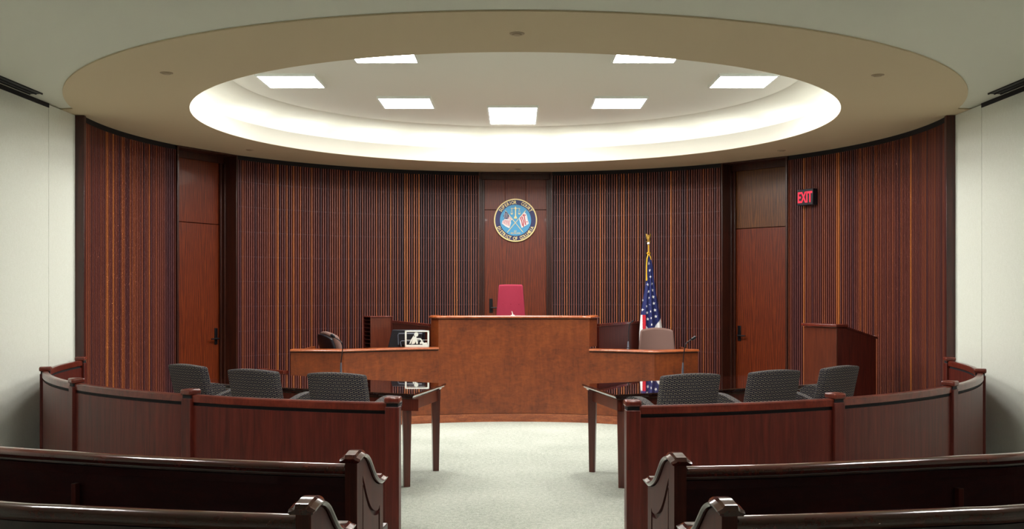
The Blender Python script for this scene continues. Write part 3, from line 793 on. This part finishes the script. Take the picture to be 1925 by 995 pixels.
mic('gooseneck_microphone', [(px(641, Y), Y, T), (px(641, Y), Y, zz(682, Y)), (px(644, Y), Y, zz(655, Y)), (px(641, Y), Y, zz(643, Y)), (px(630, Y), Y-0.01, zz(634.5, Y)), (px(622, Y), Y-0.02, zz(629, Y))], (px(641, Y), Y, T), 'black gooseneck microphone bending left on the left counsel table', 0.016)
Y = 9.15
mic('gooseneck_microphone', [(px(1283, Y), Y, T), (px(1284, Y), Y, zz(682, Y)), (px(1287, Y), Y, zz(655, Y)), (px(1291, Y), Y, zz(645, Y)), (px(1299, Y), Y-0.01, zz(639, Y)), (px(1308, Y), Y-0.02, zz(633, Y))], (px(1283, Y), Y, T), 'black gooseneck microphone bending right on the right counsel table', 0.013)
Y = 12.035; T = 0.876
mic('gooseneck_microphone', [(px(1181, Y), Y, T), (px(1181, Y), Y, zz(642, Y)), (px(1182, Y), Y, zz(620, Y)), (px(1184, Y), Y, zz(609, Y)), (px(1187, Y), Y, zz(606, Y)), (px(1190.5, Y), Y-0.02, zz(603.5, Y))], (px(1181, Y), Y, T), 'slim gooseneck microphone standing on the witness stand', 0.011)
Y = 12.285
r = empty('pen_holder', (px(964, Y), Y, 1.266), 0, 'tiny white pen tip showing above the middle of the judge bench', 'pen')
m = MB(); m.lathe([(0.001, 0.006), (0.022, 0.006), (0.024, 0.0)], (0, 0), 18); m.build('base', white_plastic, r, smooth=True)
m = MB(); m.tube([(0.0, 0, 0.004), (-0.004, 0, 0.02), (-0.012, 0, 0.05)], [0.006, 0.0055, 0.003], 8); m.build('pen', white_plastic, r, smooth=True)

# ------------------------------------------------------------------ seal on the middle door
SY = dmid.y+0.12-0.0225
SC = Vector((px(969.1, SY), SY, zz(414.5, SY)))
R = 0.318
seal = empty('court_seal', SC, 0, 'round blue and gold court seal hung on the middle door', 'seal')
def disc(m, r0, r1, y0, y1, n=96):
    # ring between radii r0..r1 facing -Y
    prof = [(r0, y1), (r0, y0), (r1, y0), (r1, y1)]
    vs = []
    for i in range(n):
        a = 2*PI*i/n
        for r_, y in prof: vs.append((r_*math.cos(a), y, r_*math.sin(a)))
    fs = [(i*4+q, ((i+1) % n)*4+q, ((i+1) % n)*4+(q+1) % 4, i*4+(q+1) % 4) for i in range(n) for q in range(4)]
    m.add(vs, fs)
m = MB(); disc(m, 0.001, R*0.97, -0.022, -0.001); m.build('backboard', navy_paint, seal)
m = MB(); disc(m, R*0.945, R, -0.032, -0.001); m.build('gold_rim', gold_paint, seal)
m = MB(); disc(m, 0.001, R*0.735, -0.026, -0.020); m.build('blue_field', sky_paint, seal)
m = MB(); disc(m, R*0.725, R*0.74, -0.028, -0.020); m.build('inner_ring', navy_paint, seal)
FACE = Matrix.Rotation(PI/2, 4, 'X')
def ring_text(txt, a_start, a_end, top, rad, size, sx=0.8):
    m = MB(); n = len(txt)
    for i, ch in enumerate(txt):
        if ch == ' ': continue
        a = math.radians(a_start+(a_end-a_start)*i/(n-1))
        me = text_mesh(ch, size, 0.003, 0.0016, sx)
        if top: M = Matrix.Translation((rad*math.sin(a), -0.024, rad*math.cos(a))) @ Matrix.Rotation(a, 4, 'Y') @ FACE @ Matrix.Translation((0, -size*0.36, 0))
        else: M = Matrix.Translation((rad*math.sin(a), -0.024, -rad*math.cos(a))) @ Matrix.Rotation(-a, 4, 'Y') @ FACE @ Matrix.Translation((0, -size*0.36, 0))
        m.mesh_from(me, M); bpy.data.meshes.remove(me)
    return m
ring_text('SUPERIOR', -57, -1, True, R*0.84, 0.068).build('lettering', gold_paint, seal)
ring_text('COURT', 23, 57, True, R*0.84, 0.068).build('lettering', gold_paint, seal)
ring_text('DISTRICT OF COLUMBIA', -66, 66, False, R*0.84, 0.068).build('lettering', gold_paint, seal)
for t, z, sz in (('EST', -0.172, 0.028), ('MCMLXXI', -0.203, 0.034)):
    m = MB(); me = text_mesh(t, sz, 0.002, 0.0004, 0.95); m.mesh_from(me, Matrix.Translation((0.0, -0.027, z)) @ FACE); bpy.data.meshes.remove(me)
    m.build('date_lettering', gold_paint, seal)
U = R/332.0
def sp_(x, y): return ((x-573)*U, (535-y)*U)
def sflat(m, poly, y0, y1, mi=0):
    pts = [sp_(*p) for p in poly]; n = len(pts)
    tr = tessellate_polygon([[Vector((a, b, 0)) for a, b in pts]])
    m.add([(a, y0, b) for a, b in pts]+[(a, y1, b) for a, b in pts], [tuple(t) for t in tr]+[tuple(i+n for i in t) for t in tr]+[(i, (i+1) % n, (i+1) % n+n, i+n) for i in range(n)], mi)
def bar(m, a, b, w, y0=-0.031, y1=-0.026, mi=0):
    dx, dy = b[0]-a[0], b[1]-a[1]; L = math.hypot(dx, dy); nx, ny = -dy/L*w/2, dx/L*w/2
    sflat(m, [(a[0]+nx, a[1]+ny), (b[0]+nx, b[1]+ny), (b[0]-nx, b[1]-ny), (a[0]-nx, a[1]-ny)], y0, y1, mi)
m = MB()
bar(m, (573, 325), (573, 480), 15); sflat(m, [(565, 465), (581, 465), (598, 500), (590, 510), (556, 510), (548, 500)], -0.033, -0.026)
bar(m, (500, 352), (646, 352), 7); sflat(m, [(560, 340), (586, 340), (586, 362), (560, 362)], -0.034, -0.026)
for c in (516, 632):
    bar(m, (c, 352), (c-14, 430), 4); bar(m, (c, 352), (c+14, 430), 4)
    sflat(m, [(c-20, 428), (c+20, 428), (c+10, 445), (c-10, 445)], -0.032, -0.026)
m.build('scales', gold_paint, seal)
m = MB(); bar(m, (415, 385), (690, 720), 9); bar(m, (730, 385), (445, 722), 9); m.build('crossed_staffs', gold_paint, seal)
m = MB()
sflat(m, [(465, 470), (522, 520), (500, 548), (505, 575), (478, 660), (420, 632), (362, 585), (372, 545), (405, 515), (450, 520)], -0.034, -0.027, 0)
for i in range(6):
    x0, y0 = 398+i*17, 525+i*3
    bar(m, (x0, y0), (x0-18+i*2, y0+58+i*7), 7, -0.036, -0.033, 1)
for i in range(3): bar(m, (470+i*17, 480+i*14), (458+i*15, 520+i*10), 6, -0.036, -0.033, 1)
sflat(m, [(420, 398), (455, 425), (470, 470), (450, 520), (405, 512), (385, 470)], -0.034, -0.027, 2)
for i in range(3):
    bar(m, (404+i*20, 415+i*5), (398+i*22, 505), 5, -0.036, -0.033, 0)
m.build('national_flag', [flag_white, flag_red, navy_paint], seal)
m = MB()
sflat(m, [(640, 488), (712, 412), (735, 432), (752, 470), (760, 520), (780, 585), (755, 605), (715, 628), (668, 655), (650, 600), (632, 530)], -0.034, -0.027, 0)
for (a, b) in (((668, 470), (700, 560)), ((700, 560), (695, 640)), ((700, 440), (715, 520)), ((715, 520), (730, 610)), ((652, 500), (672, 560)), ((672, 560), (682, 620))):
    bar(m, a, b, 13, -0.036, -0.033, 1)
for (x, y) in ((688, 458), (654, 495), (722, 456), (750, 560)):
    sflat(m, [(x+9*math.cos(2*PI*i/8), y+9*math.sin(2*PI*i/8)) for i in range(8)], -0.037, -0.033, 1)
m.build('district_flag', [flag_white, flag_red], seal)

# ------------------------------------------------------------------ exit sign
a = ang_px(1517, R_WALL-0.06)
Xc, Yc = (R_WALL-0.055)*math.cos(a), CY+(R_WALL-0.055)*math.sin(a)
r = empty('exit_sign', (Xc, Yc, zz(371, Yc)), a-PI/2, 'black box exit sign with glowing red letters on the right slatted wall', 'sign')
m = MB(); m.box((0, 0, 0), (0.265, 0.085, 0.205)); m.build('housing', black_plastic, r, bevel=0.006)
m = MB(); me = text_mesh('EXIT', 0.19, 0.002, 0.004, 0.62); m.mesh_from(me, Matrix.Translation((0.0, -0.044, -0.066)) @ FACE); bpy.data.meshes.remove(me)
m.build('lettering', exit_glow, r)

# ------------------------------------------------------------------ flag on its pole
FYd = 13.45; K = FYd/F_PX
fx0 = px(1219, FYd)
fl = empty('flag', (fx0, FYd, 0), 0, 'furled stars and stripes flag on a gold tipped pole beside the witness stand', 'flag')
def L(x, y): return ((x-1219)*K, EYE-(y-YH)*K)       # crop column/row to flag local x, z
m = MB(); m.lathe([(0.001, 0.06), (0.03, 0.055), (0.05, 0.04), (0.15, 0.02), (0.16, 0.0)], (0, 0), 28); m.build('base', brass, fl, smooth=True)
m = MB(); m.tube([(0, 0, 0.03), (0, 0, L(0, 460)[1])], 0.0125, 12); m.build('pole', brass, fl, smooth=True)
zb = L(0, 457.5)[1]
m = MB(); m.lathe([(0.001, zb-0.018), (0.014, zb-0.012), (0.018, zb), (0.014, zb+0.012), (0.001, zb+0.018)], (0, 0), 18); m.build('ball', white_plastic, fl, smooth=True)
m = MB()
m.tube([(0, 0, zb+0.012), (0.0, -0.005, zb+0.04), (0.005, 0, zb+0.075), (0.004, -0.01, zb+0.1), (-0.012, -0.014, zb+0.108)], [0.006, 0.017, 0.02, 0.011, 0.004], 10)
for s in (-1, 1):
    m.add([(0, 0.004, zb+0.04), (s*0.022, 0.01, zb+0.055), (s*0.034, 0.012, zb+0.125), (s*0.018, 0.008, zb+0.12), (s*0.008, 0.004, zb+0.085),
           (0, 0.012, zb+0.04), (s*0.022, 0.018, zb+0.055), (s*0.034, 0.018, zb+0.125), (s*0.018, 0.016, zb+0.12), (s*0.008, 0.012, zb+0.085)],
          [(0, 1, 2, 3, 4), (9, 8, 7, 6, 5), (0, 1, 6, 5), (1, 2, 7, 6), (2, 3, 8, 7), (3, 4, 9, 8), (4, 0, 5, 9)])
m.box((-0.004, -0.004, zb+0.022), (0.055, 0.018, 0.006))
m.build('eagle_finial', gold, fl, smooth=True)
LE = [(480, 1215.5), (500, 1215), (531, 1213.5), (565, 1208), (592, 1204), (625, 1201.5), (660, 1201), (700, 1200), (745, 1200)]
RE = [(480, 1222), (500, 1226), (531, 1229.5), (565, 1235), (592, 1240), (619, 1244.5), (660, 1246), (700, 1247), (745, 1247)]
def interp(T_, y):
    for (a, b), (c, d) in zip(T_[:-1], T_[1:]):
        if y <= c: return b+(d-b)*max(0, y-a)/(c-a)
    return T_[-1][1]
def fold(u, y):
    amp = 0.012+0.05*min(1, max(0, (y-480)/150))
    return -0.03-amp*0.7*math.cos(u*PI*0.5)-amp*0.42*math.sin(u*9.5+0.6+(y-480)*0.002)*(0.4+0.6*(1-abs(u)*0.3))
NX, NZ = 150, 260
def inside(p, poly):
    c = False; n = len(poly)
    for i in range(n):
        x1, y1 = poly[i]; x2, y2 = poly[i-1]
        if (y1 > p[1]) != (y2 > p[1]) and p[0] < (x2-x1)*(p[1]-y1)/(y2-y1)+x1: c = not c
    return c
W1 = [(1195, 592), (1208, 592), (1208, 750), (1195, 750)]
R1_ = [(1207.5, 592), (1212.5, 592), (1213, 650), (1208, 640), (1208, 750), (1213, 750), (1214, 640)]
R1_ = [(1207.5, 592), (1212.5, 592), (1213, 750), (1208, 750)]
W2 = [(1212.5, 612), (1220, 620), (1222, 624), (1216, 750), (1212, 750)]
W3 = [(1243, 596), (1224, 623), (1221, 640), (1224, 750), (1260, 750), (1260, 580)]
R3_ = [(1247, 612), (1240, 622), (1236, 632), (1236, 750), (1243, 750), (1250, 640)]
def matof(x, y):
    if inside((x, y), R3_): return 2
    if inside((x, y), R1_): return 2
    if inside((x, y), W1): return 1
    if inside((x, y), W2): return 1
    if y > 618 and 1215.5 < x < 1221 and inside((x, y), [(1217, 619), (1221, 624), (1219, 750), (1216, 750)]): return 2
    if inside((x, y), W3): return 1
    return 0
vs = []; fs = []; mi = []
for j in range(NZ+1):
    y = 480+(745-480)*j/NZ; l_, r_ = interp(LE, y), interp(RE, y)
    for i in range(NX+1):
        u = -1+2*i/NX; x = l_+(r_-l_)*(u+1)/2; X, Z = L(x, y); vs.append((X, fold(u, y), Z))
for j in range(NZ):
    y = 480+(745-480)*(j+0.5)/NZ; l_, r_ = interp(LE, y), interp(RE, y)
    for i in range(NX):
        x = l_+(r_-l_)*(i+0.5)/NX
        fs.append((j*(NX+1)+i, j*(NX+1)+i+1, (j+1)*(NX+1)+i+1, (j+1)*(NX+1)+i)); mi.append(matof(x, y))
m = MB()
m.v = vs; m.f = fs; m.m = mi; m.t = [0.5]*len(fs)
cl = m.build('cloth', [flag_blue, flag_white, flag_red], fl, smooth=True)
so = cl.modifiers.new('thick', 'SOLIDIFY'); so.thickness = 0.004; so.offset = 1
m = MB()
for (cx_, cy_, s) in ((461, 251, 1), (467, 294, 1), (471, 336, 1), (450, 345, .5), (453, 384, 1), (477, 377, 1), (457, 425, 1), (481, 418, 1), (487, 459, 1), (462, 465, .55), (424, 480, .6), (491, 499, 1), (465, 507, .45), (446, 517, .6), (423, 540, .9), (498, 541, 1), (449, 557, 1), (469, 549, .45), (503, 580, 1), (453, 597, 1), (472, 590, .5), (475, 630, .65)):
    x, y = 1080+cx_/3.316, 420+cy_/3.316
    Xs, Zs = L(x, y); l_, r_ = interp(LE, y), interp(RE, y)
    pts = []
    for q in range(10):
        rr = (0.0235 if q % 2 == 0 else 0.010); aa = PI/2+q*PI/5+0.1
        pts.append((Xs+rr*math.cos(aa)*min(1, s*0.9), Zs+rr*math.sin(aa)*(0.6+0.4*s)))
    pts.append((Xs, Zs)); o = len(m.v); V = []
    for (a, b) in pts:
        xx = 1219+a/K; yy = YH+(EYE-b)/K; u = -1+2*(xx-l_)/(r_-l_)
        V.append((a, fold(u, yy)-0.0075, b))
    m = MB()
    m.add(V+[(a, b+0.003, c) for a, b, c in V], [(10, q, (q+1) % 10) for q in range(10)]+[(q, (q+1) % 10, (q+1) % 10+11, q+11) for q in range(10)])
    m.build('star', flag_white, cl)
m = MB()
kx, kz = L(1218.5, 476)
m.tube([(0, -0.02, L(0, 461)[1]), (0.001, -0.02, kz)], 0.005, 6)
m.tube([(kx-0.02, -0.03, kz-0.005), (kx, -0.045, kz+0.01), (kx+0.022, -0.03, kz-0.002), (kx, -0.03, kz-0.02), (kx-0.02, -0.03, kz-0.005)], 0.008, 6)
pp = [L(1218, 478), L(1215.5, 486), L(1214.5, 500), L(1214.3, 515), L(1214.6, 528)]
m.tube([(x, -0.05, z) for x, z in pp], [0.008, 0.008, 0.008, 0.008, 0.011], 6)
pp = [L(1219, 478), L(1222, 484), L(1223, 489)]
m.tube([(x, -0.05, z) for x, z in pp], [0.006, 0.006, 0.003], 6)
m.build('cord', cord_yellow, fl, smooth=True)

# ------------------------------------------------------------------ lectern
A = Vector((3.42, 10.93)); B = Vector((3.20, 11.39)); t = (A-B).normalized(); nrm = Vector((0.9, 0.43)).normalized()
rz = math.atan2(nrm.y, nrm.x)
r = empty('lectern', (A.x, A.y, 0), rz, 'dark wood lectern with slanted top standing by the right slatted wall', 'lectern')
Wd, Dp = (A-B).length, 0.555      # local +x into depth, local +y along the front face
z_hi, z_lo = 1.165, 1.045
m = MB(); m.box((0.01, Wd/2, z_hi/2), (0.02, Wd-0.002, z_hi)); m.build('front_panel', lectern_wood, r, bevel=0.002)
for y0 in (0.0, Wd-0.02):
    m = MB(); pts = [(0.02, 0.0), (Dp, 0.0), (Dp, z_lo), (0.14, z_hi-0.01), (0.02, z_hi)]
    n = len(pts); tr = tessellate_polygon([[Vector((a, b, 0)) for a, b in pts]])
    m.add([(a, y0, b) for a, b in pts]+[(a, y0+0.02, b) for a, b in pts], [tuple(q) for q in tr]+[tuple(i+n for i in q) for q in tr]+[(i, (i+1) % n, (i+1) % n+n, i+n) for i in range(n)])
    m.build('side_panel', mahog, r)
def hexa(m, x0, x1, y0, y1, za0, za1, th):
    m.add([(x0, y0, za0-th), (x1, y0, za1-th), (x1, y1, za1-th), (x0, y1, za0-th), (x0, y0, za0), (x1, y0, za1), (x1, y1, za1), (x0, y1, za0)],
          [(3, 2, 1, 0), (4, 5, 6, 7), (0, 1, 5, 4), (1, 2, 6, 5), (2, 3, 7, 6), (3, 0, 4, 7)])
m = MB(); hexa(m, -0.025, 0.15, -0.022, Wd+0.022, z_hi+0.037, z_hi+0.037, 0.032); m.build('top_cap', mahog_cap, r, bevel=0.008, seg=3)
m = MB(); hexa(m, 0.14, Dp+0.02, -0.012, Wd+0.012, z_hi+0.012, z_lo+0.01, 0.02); m.build('reading_board', mahog, r, bevel=0.003)
m = MB(); m.box((Dp+0.012, Wd/2, z_lo+0.012), (0.014, Wd, 0.03)); m.build('book_ledge', mahog_cap, r, bevel=0.003)
m = MB(); m.box((0.3, Wd/2, 0.55), (0.5, Wd-0.05, 0.02)); m.box((0.3, Wd/2, 0.06), (0.5, Wd-0.05, 0.02)); m.build('shelf', mahog, r)

# ------------------------------------------------------------------ the bar: curved railings
CZ = 0.911
def railing(posts, label, sgn):
    o = posts[0]
    r = empty('bar_railing', (o[0], o[1], 0), 0, label, 'railing')
    C = (0, 10.4)
    for i, (x, y) in enumerate(posts):
        lx, ly = x-o[0], y-o[1]
        a = math.atan2(y-C[1], x)+PI/2
        if i == 0: a = 0.05*sgn
        m = MB(); m.box((lx, ly, (CZ-0.06)/2), (0.086, 0.086, CZ-0.06), a); p = m.build('post', mahog, r, bevel=0.004)
        m = MB(); m.box((lx, ly, CZ-0.049), (0.072, 0.072, 0.024), a); m.build('post_neck', black_gap, p)
        m = MB(); m.box((lx, ly, CZ-0.019), (0.098, 0.098, 0.038), a); m.build('post_cap', mahog_cap, p, bevel=0.011, seg=2)
    for i in range(len(posts)-1):
        a, b = Vector(posts[i]), Vector(posts[i+1]); ch = (b-a).length; n = 14
        t = (b-a).normalized(); nn = Vector((-t.y, t.x))
        if nn.dot((a+b)/2-Vector(C)) < 0: nn = -nn
        Rr = 4.33; sag = Rr-math.sqrt(Rr*Rr-ch*ch/4)
        path = []
        for k_ in range(n+1):
            u = -1+2*k_/n; q = a+(b-a)*((u+1)/2)+nn*(sag*(1-u*u)); path.append((q.x-o[0], q.y-o[1]))
        m = MB(); m.sweep(path, [(-0.02, 0.0), (0.02, 0.0), (0.02, 0.805), (-0.02, 0.805)]); m.build('panel', mahog, r)
        m = MB(); m.sweep(path, [(-0.012, 0.80), (0.012, 0.80), (0.012, 0.835), (-0.012, 0.835)]); m.build('reveal_strip', black_gap, r)
        m = MB(); m.sweep(path, [(-0.026, 0.828), (0.026, 0.828), (0.026, 0.868), (0.018, 0.876), (-0.018, 0.876), (-0.026, 0.868)]); m.build('top_rail', mahog_cap, r)
    return r
PL = []
for (x, y) in ((739, 746), (358.5, 731.5), (143.5, 711), (85.5, 689.5)):
    Y = F_PX*(EYE-CZ)/(y-YH); PL.append((px(x, Y), Y))
PL.append((-4.27, 10.1))
railing(PL, 'curved mahogany railing with capped posts on the left side', -1)
PR = []
for (x, y) in ((1189, 752), (1570, 738.5), (1786, 716), (1842.5, 693)):
    Y = F_PX*(EYE-CZ)/(y-YH); PR.append((px(x, Y), Y))
PR.append((4.25, 10.05))
railing(PR, 'curved mahogany railing with capped posts on the right side', 1)

# ------------------------------------------------------------------ pews
def end_panel(root, base, ang, sgn, lvl=0.0):
    """carved pew end standing on the aisle; local s runs to the front, thickness across; outer face at +sgn"""
    T0 = 0.026
    top = catmull([(-0.02, 0.865), (0.03, 0.873), (0.08, 0.869), (0.135, 0.845), (0.19, 0.80), (0.24, 0.76), (0.30, 0.728), (0.37, 0.708), (0.44, 0.706)], 5)
    outer = [(-0.02, 0.0)]+top+[(0.44, 0.0)]
    inner = [(0.07, 0.10)]+catmull([(0.07, 0.80), (0.10, 0.765), (0.15, 0.70), (0.21, 0.645), (0.28, 0.61), (0.345, 0.60), (0.375, 0.615)], 4)+[(0.375, 0.10)]
    g = empty('end_panel', base, ang) if False else None
    ca, sa = math.cos(ang), math.sin(ang)
    def W(s, q, z): # s forward, q outward
        # forward = (−sin, cos) of ang ; outward = sgn * (cos, sin)
        return (base[0]-sa*s+sgn*ca*q, base[1]+ca*s+sgn*sa*q, z)
    def slab(m, loops, q0, q1, mi=0):
        L_ = [[Vector((a, b, 0)) for a, b in lp] for lp in loops]
        tr = tessellate_polygon(L_); pts = [p for lp in loops for p in lp]; n = len(pts)
        fs = [tuple(t_) for t_ in tr]+[tuple(i+n for i in t_) for t_ in tr]; o = 0
        for lp in loops:
            k_ = len(lp); fs += [(o+i, o+(i+1) % k_, o+(i+1) % k_+n, o+i+n) for i in range(k_)]; o += k_
        m.add([W(a, q0, b) for a, b in pts]+[W(a, q1, b) for a, b in pts], fs, mi)
    cxs = sum(p[0] for p in inner)/len(inner); 
    def shrink(poly, d):
        out = []; n = len(poly)
        area = sum(poly[i][0]*poly[(i+1) % n][1]-poly[(i+1) % n][0]*poly[i][1] for i in range(n)); sg = 1 if area > 0 else -1
        for i in range(n):
            a, p, b = poly[i-1], poly[i], poly[(i+1) % n]
            t1 = Vector((p[0]-a[0], p[1]-a[1])).normalized(); t2 = Vector((b[0]-p[0], b[1]-p[1])).normalized()
            nn = Vector((-(t1.y+t2.y), t1.x+t2.x)).normalized(); sc = 1/max(0.5, nn.dot(Vector((-t1.y, t1.x))))
            out.append((p[0]+nn.x*d*sg*sc, p[1]+nn.y*d*sg*sc))
        return out
    m = MB(); slab(m, [outer], -0.024, 0.014); slab(m, [outer, inner[::-1]], 0.014, T0); b0 = m.build('end_panel', pew_end, root, bevel=0.002, seg=1, angle=60)
    m = MB(); slab(m, [shrink(inner, 0.020)], 0.013, T0-0.001); m.build('raised_field', pew_end, b0, bevel=0.004, seg=2, angle=60)
    # moulded cap following the S curve
    cp = catmull([(-0.045, 0.868), (-0.02, 0.870), (0.03, 0.877), (0.08, 0.873), (0.137, 0.849), (0.193, 0.804), (0.244, 0.763), (0.303, 0.732), (0.37, 0.711), (0.43, 0.709), (0.475, 0.716)], 5)
    prof = [(-0.036, 0.0), (0.036, 0.0), (0.042, 0.007), (0.042, 0.013), (0.026, 0.022), (0.020, 0.031), (-0.020, 0.031), (-0.026, 0.022), (-0.042, 0.013), (-0.042, 0.007)]
    vs = []; k_ = len(prof)
    for i, (s_, z) in enumerate(cp):
        a, b = cp[max(0, i-1)], cp[min(len(cp)-1, i+1)]; tt = Vector((b[0]-a[0], b[1]-a[1])).normalized(); nn = Vector((-tt.y, tt.x))
        e = min(1.0, 0.55+0.45*min(i, len(cp)-1-i)/3.0)
        for q, h_ in prof: vs.append(W(s_+nn.x*h_*e, q*(0.9+0.1*e), z+nn.y*h_*e))
    fs = [(i*k_+j, i*k_+(j+1) % k_, (i+1)*k_+(j+1) % k_, (i+1)*k_+j) for i in range(len(cp)-1) for j in range(k_)]
    fs += [tuple(range(k_)), tuple((len(cp)-1)*k_+j for j in range(k_))]
    m = MB(); m.add(vs, fs); ec = m.build('end_cap', pew_rail, b0, smooth=True); ec.data.set_sharp_from_angle(angle=math.radians(22))
def pew(pts, label, bracket_x=None):
    """pts: plan of the top rail, aisle end first, far end last"""
    path = catmull(pts, 8)
    o = path[0]; sgn = 1 if pts[-1][0] < pts[0][0] else -1     # +1 = left pews (aisle on their right)
    r = empty('pew', (o[0], o[1], 0), 0, label, 'pew')
    lp = local(path, o)
    k = -sgn      # offset sign pointing to the front (away from the camera)
    f = lambda q: q*k
    m = MB(); m.sweep(lp, [(f(0.0), 0.30), (f(0.10), 0.28), (f(0.035), 0.815), (f(0.0), 0.815)]); m.build('backrest', pew_wood, r)
    top = [(f(-0.026), 0.808), (f(-0.034), 0.818), (f(-0.036), 0.832), (f(-0.030), 0.845), (f(-0.016), 0.853), (f(0.004), 0.856), (f(0.026), 0.853), (f(0.038), 0.842), (f(0.042), 0.828), (f(0.038), 0.812), (f(0.02), 0.802), (f(-0.012), 0.80)]
    m = MB(); m.sweep(lp, top); m.build('top_rail', pew_rail, r, smooth=True)
    m = MB(); m.sweep(lp, [(f(-0.012), 0.765), (f(0.0), 0.765), (f(0.0), 0.80), (f(-0.016), 0.80)]); m.build('moulding', pew_wood, r)
    m = MB(); m.sweep(lp, [(f(0.08), 0.42), (f(0.54), 0.46), (f(0.54), 0.495), (f(0.08), 0.45)]); m.build('seat', pew_wood, r, bevel=0.004)
    m = MB(); m.sweep(lp, [(f(0.40), 0.0), (f(0.43), 0.0), (f(0.43), 0.42), (f(0.40), 0.42)]); m.build('seat_support', pew_wood, r)
    m = MB(); m.sweep(lp, [(f(0.0), 0.0), (f(0.03), 0.0), (f(0.03), 0.31), (f(0.0), 0.31)]); m.build('lower_back_board', pew_wood, r)
    t = (Vector(lp[1])-Vector(lp[0])).normalized()
    # aisle end
    end_panel(r, (0.018*sgn, -0.02, 0), -0.10*sgn, sgn)
    # wall end
    if True:
        e = lp[-1]
        m = MB(); m.box((e[0]-0.02*sgn, e[1]+0.2, 0.43), (0.04, 0.5, 0.86), -0.35*sgn); m.build('wall_end_board', pew_wood, r, bevel=0.004)
    if bracket_x is not None:
        best = min(range(len(path)), key=lambda i: abs(CX+F_PX*path[i][0]/path[i][1]-bracket_x))
        p = lp[best]; q = lp[best+1]; a = math.atan2(q[1]-p[1], q[0]-p[0])
        nn = (math.sin(a), -math.cos(a)) 
        if nn[1] > 0: nn = (-nn[0], -nn[1])
        m = MB(); m.box((p[0]+nn[0]*0.012, p[1]+nn[1]*0.012, 0.50), (0.024, 0.028, 0.44), a); bb = m.build('back_batten', mahog, r, bevel=0.002)
        m = MB(); m.lathe([(0.001, 0.003), (0.004, 0.002), (0.005, 0)], (0, 0), 10); m.v = [(p[0]+nn[0]*(0.026+c)+x, p[1]+nn[1]*(0.026+c), 0.62+y) for x, y, c in m.v]; m.build('screw', brass, bb)
    return r
ZP = 0.856
def upw(pts):
    out = []
    for x, y in pts:
        Y = F_PX*(EYE-ZP)/(y-YH)-0.0; out.append((px(x, Y), Y))
    return out
lp1 = upw([(655, 872.0), (500, 867), (260, 856), (130, 848.5), (0, 840)]); lp1 += [(-2.95, 4.92), (-3.6, 5.26), (-4.22, 5.66)]
pew(lp1, 'long dark pew on the left, the farther one behind the railing', 142)
lp2 = upw([(565, 967.5), (400, 962), (260, 956.5), (130, 950.5), (0, 943.5)]); lp2 += [(-2.5, 3.72), (-3.3, 4.1), (-4.2, 4.66)]
pew(lp2, 'long dark pew on the left nearest the camera, cut by the frame edge')
rp1 = upw([(1284, 877.0), (1450, 873), (1650, 864), (1800, 857), (1925, 850.5)]); rp1 += [(2.85, 4.80), (3.5, 5.1), (4.22, 5.5)]
pew(rp1, 'long dark pew on the right, the farther one behind the railing', 1796)
rp2 = upw([(1377, 970), (1500, 967), (1650, 961.5), (1800, 955), (1925, 949)]); rp2 += [(2.5, 3.66), (3.3, 4.02), (4.2, 4.5)]
pew(rp2, 'long dark pew on the right nearest the camera, cut by the frame edge')
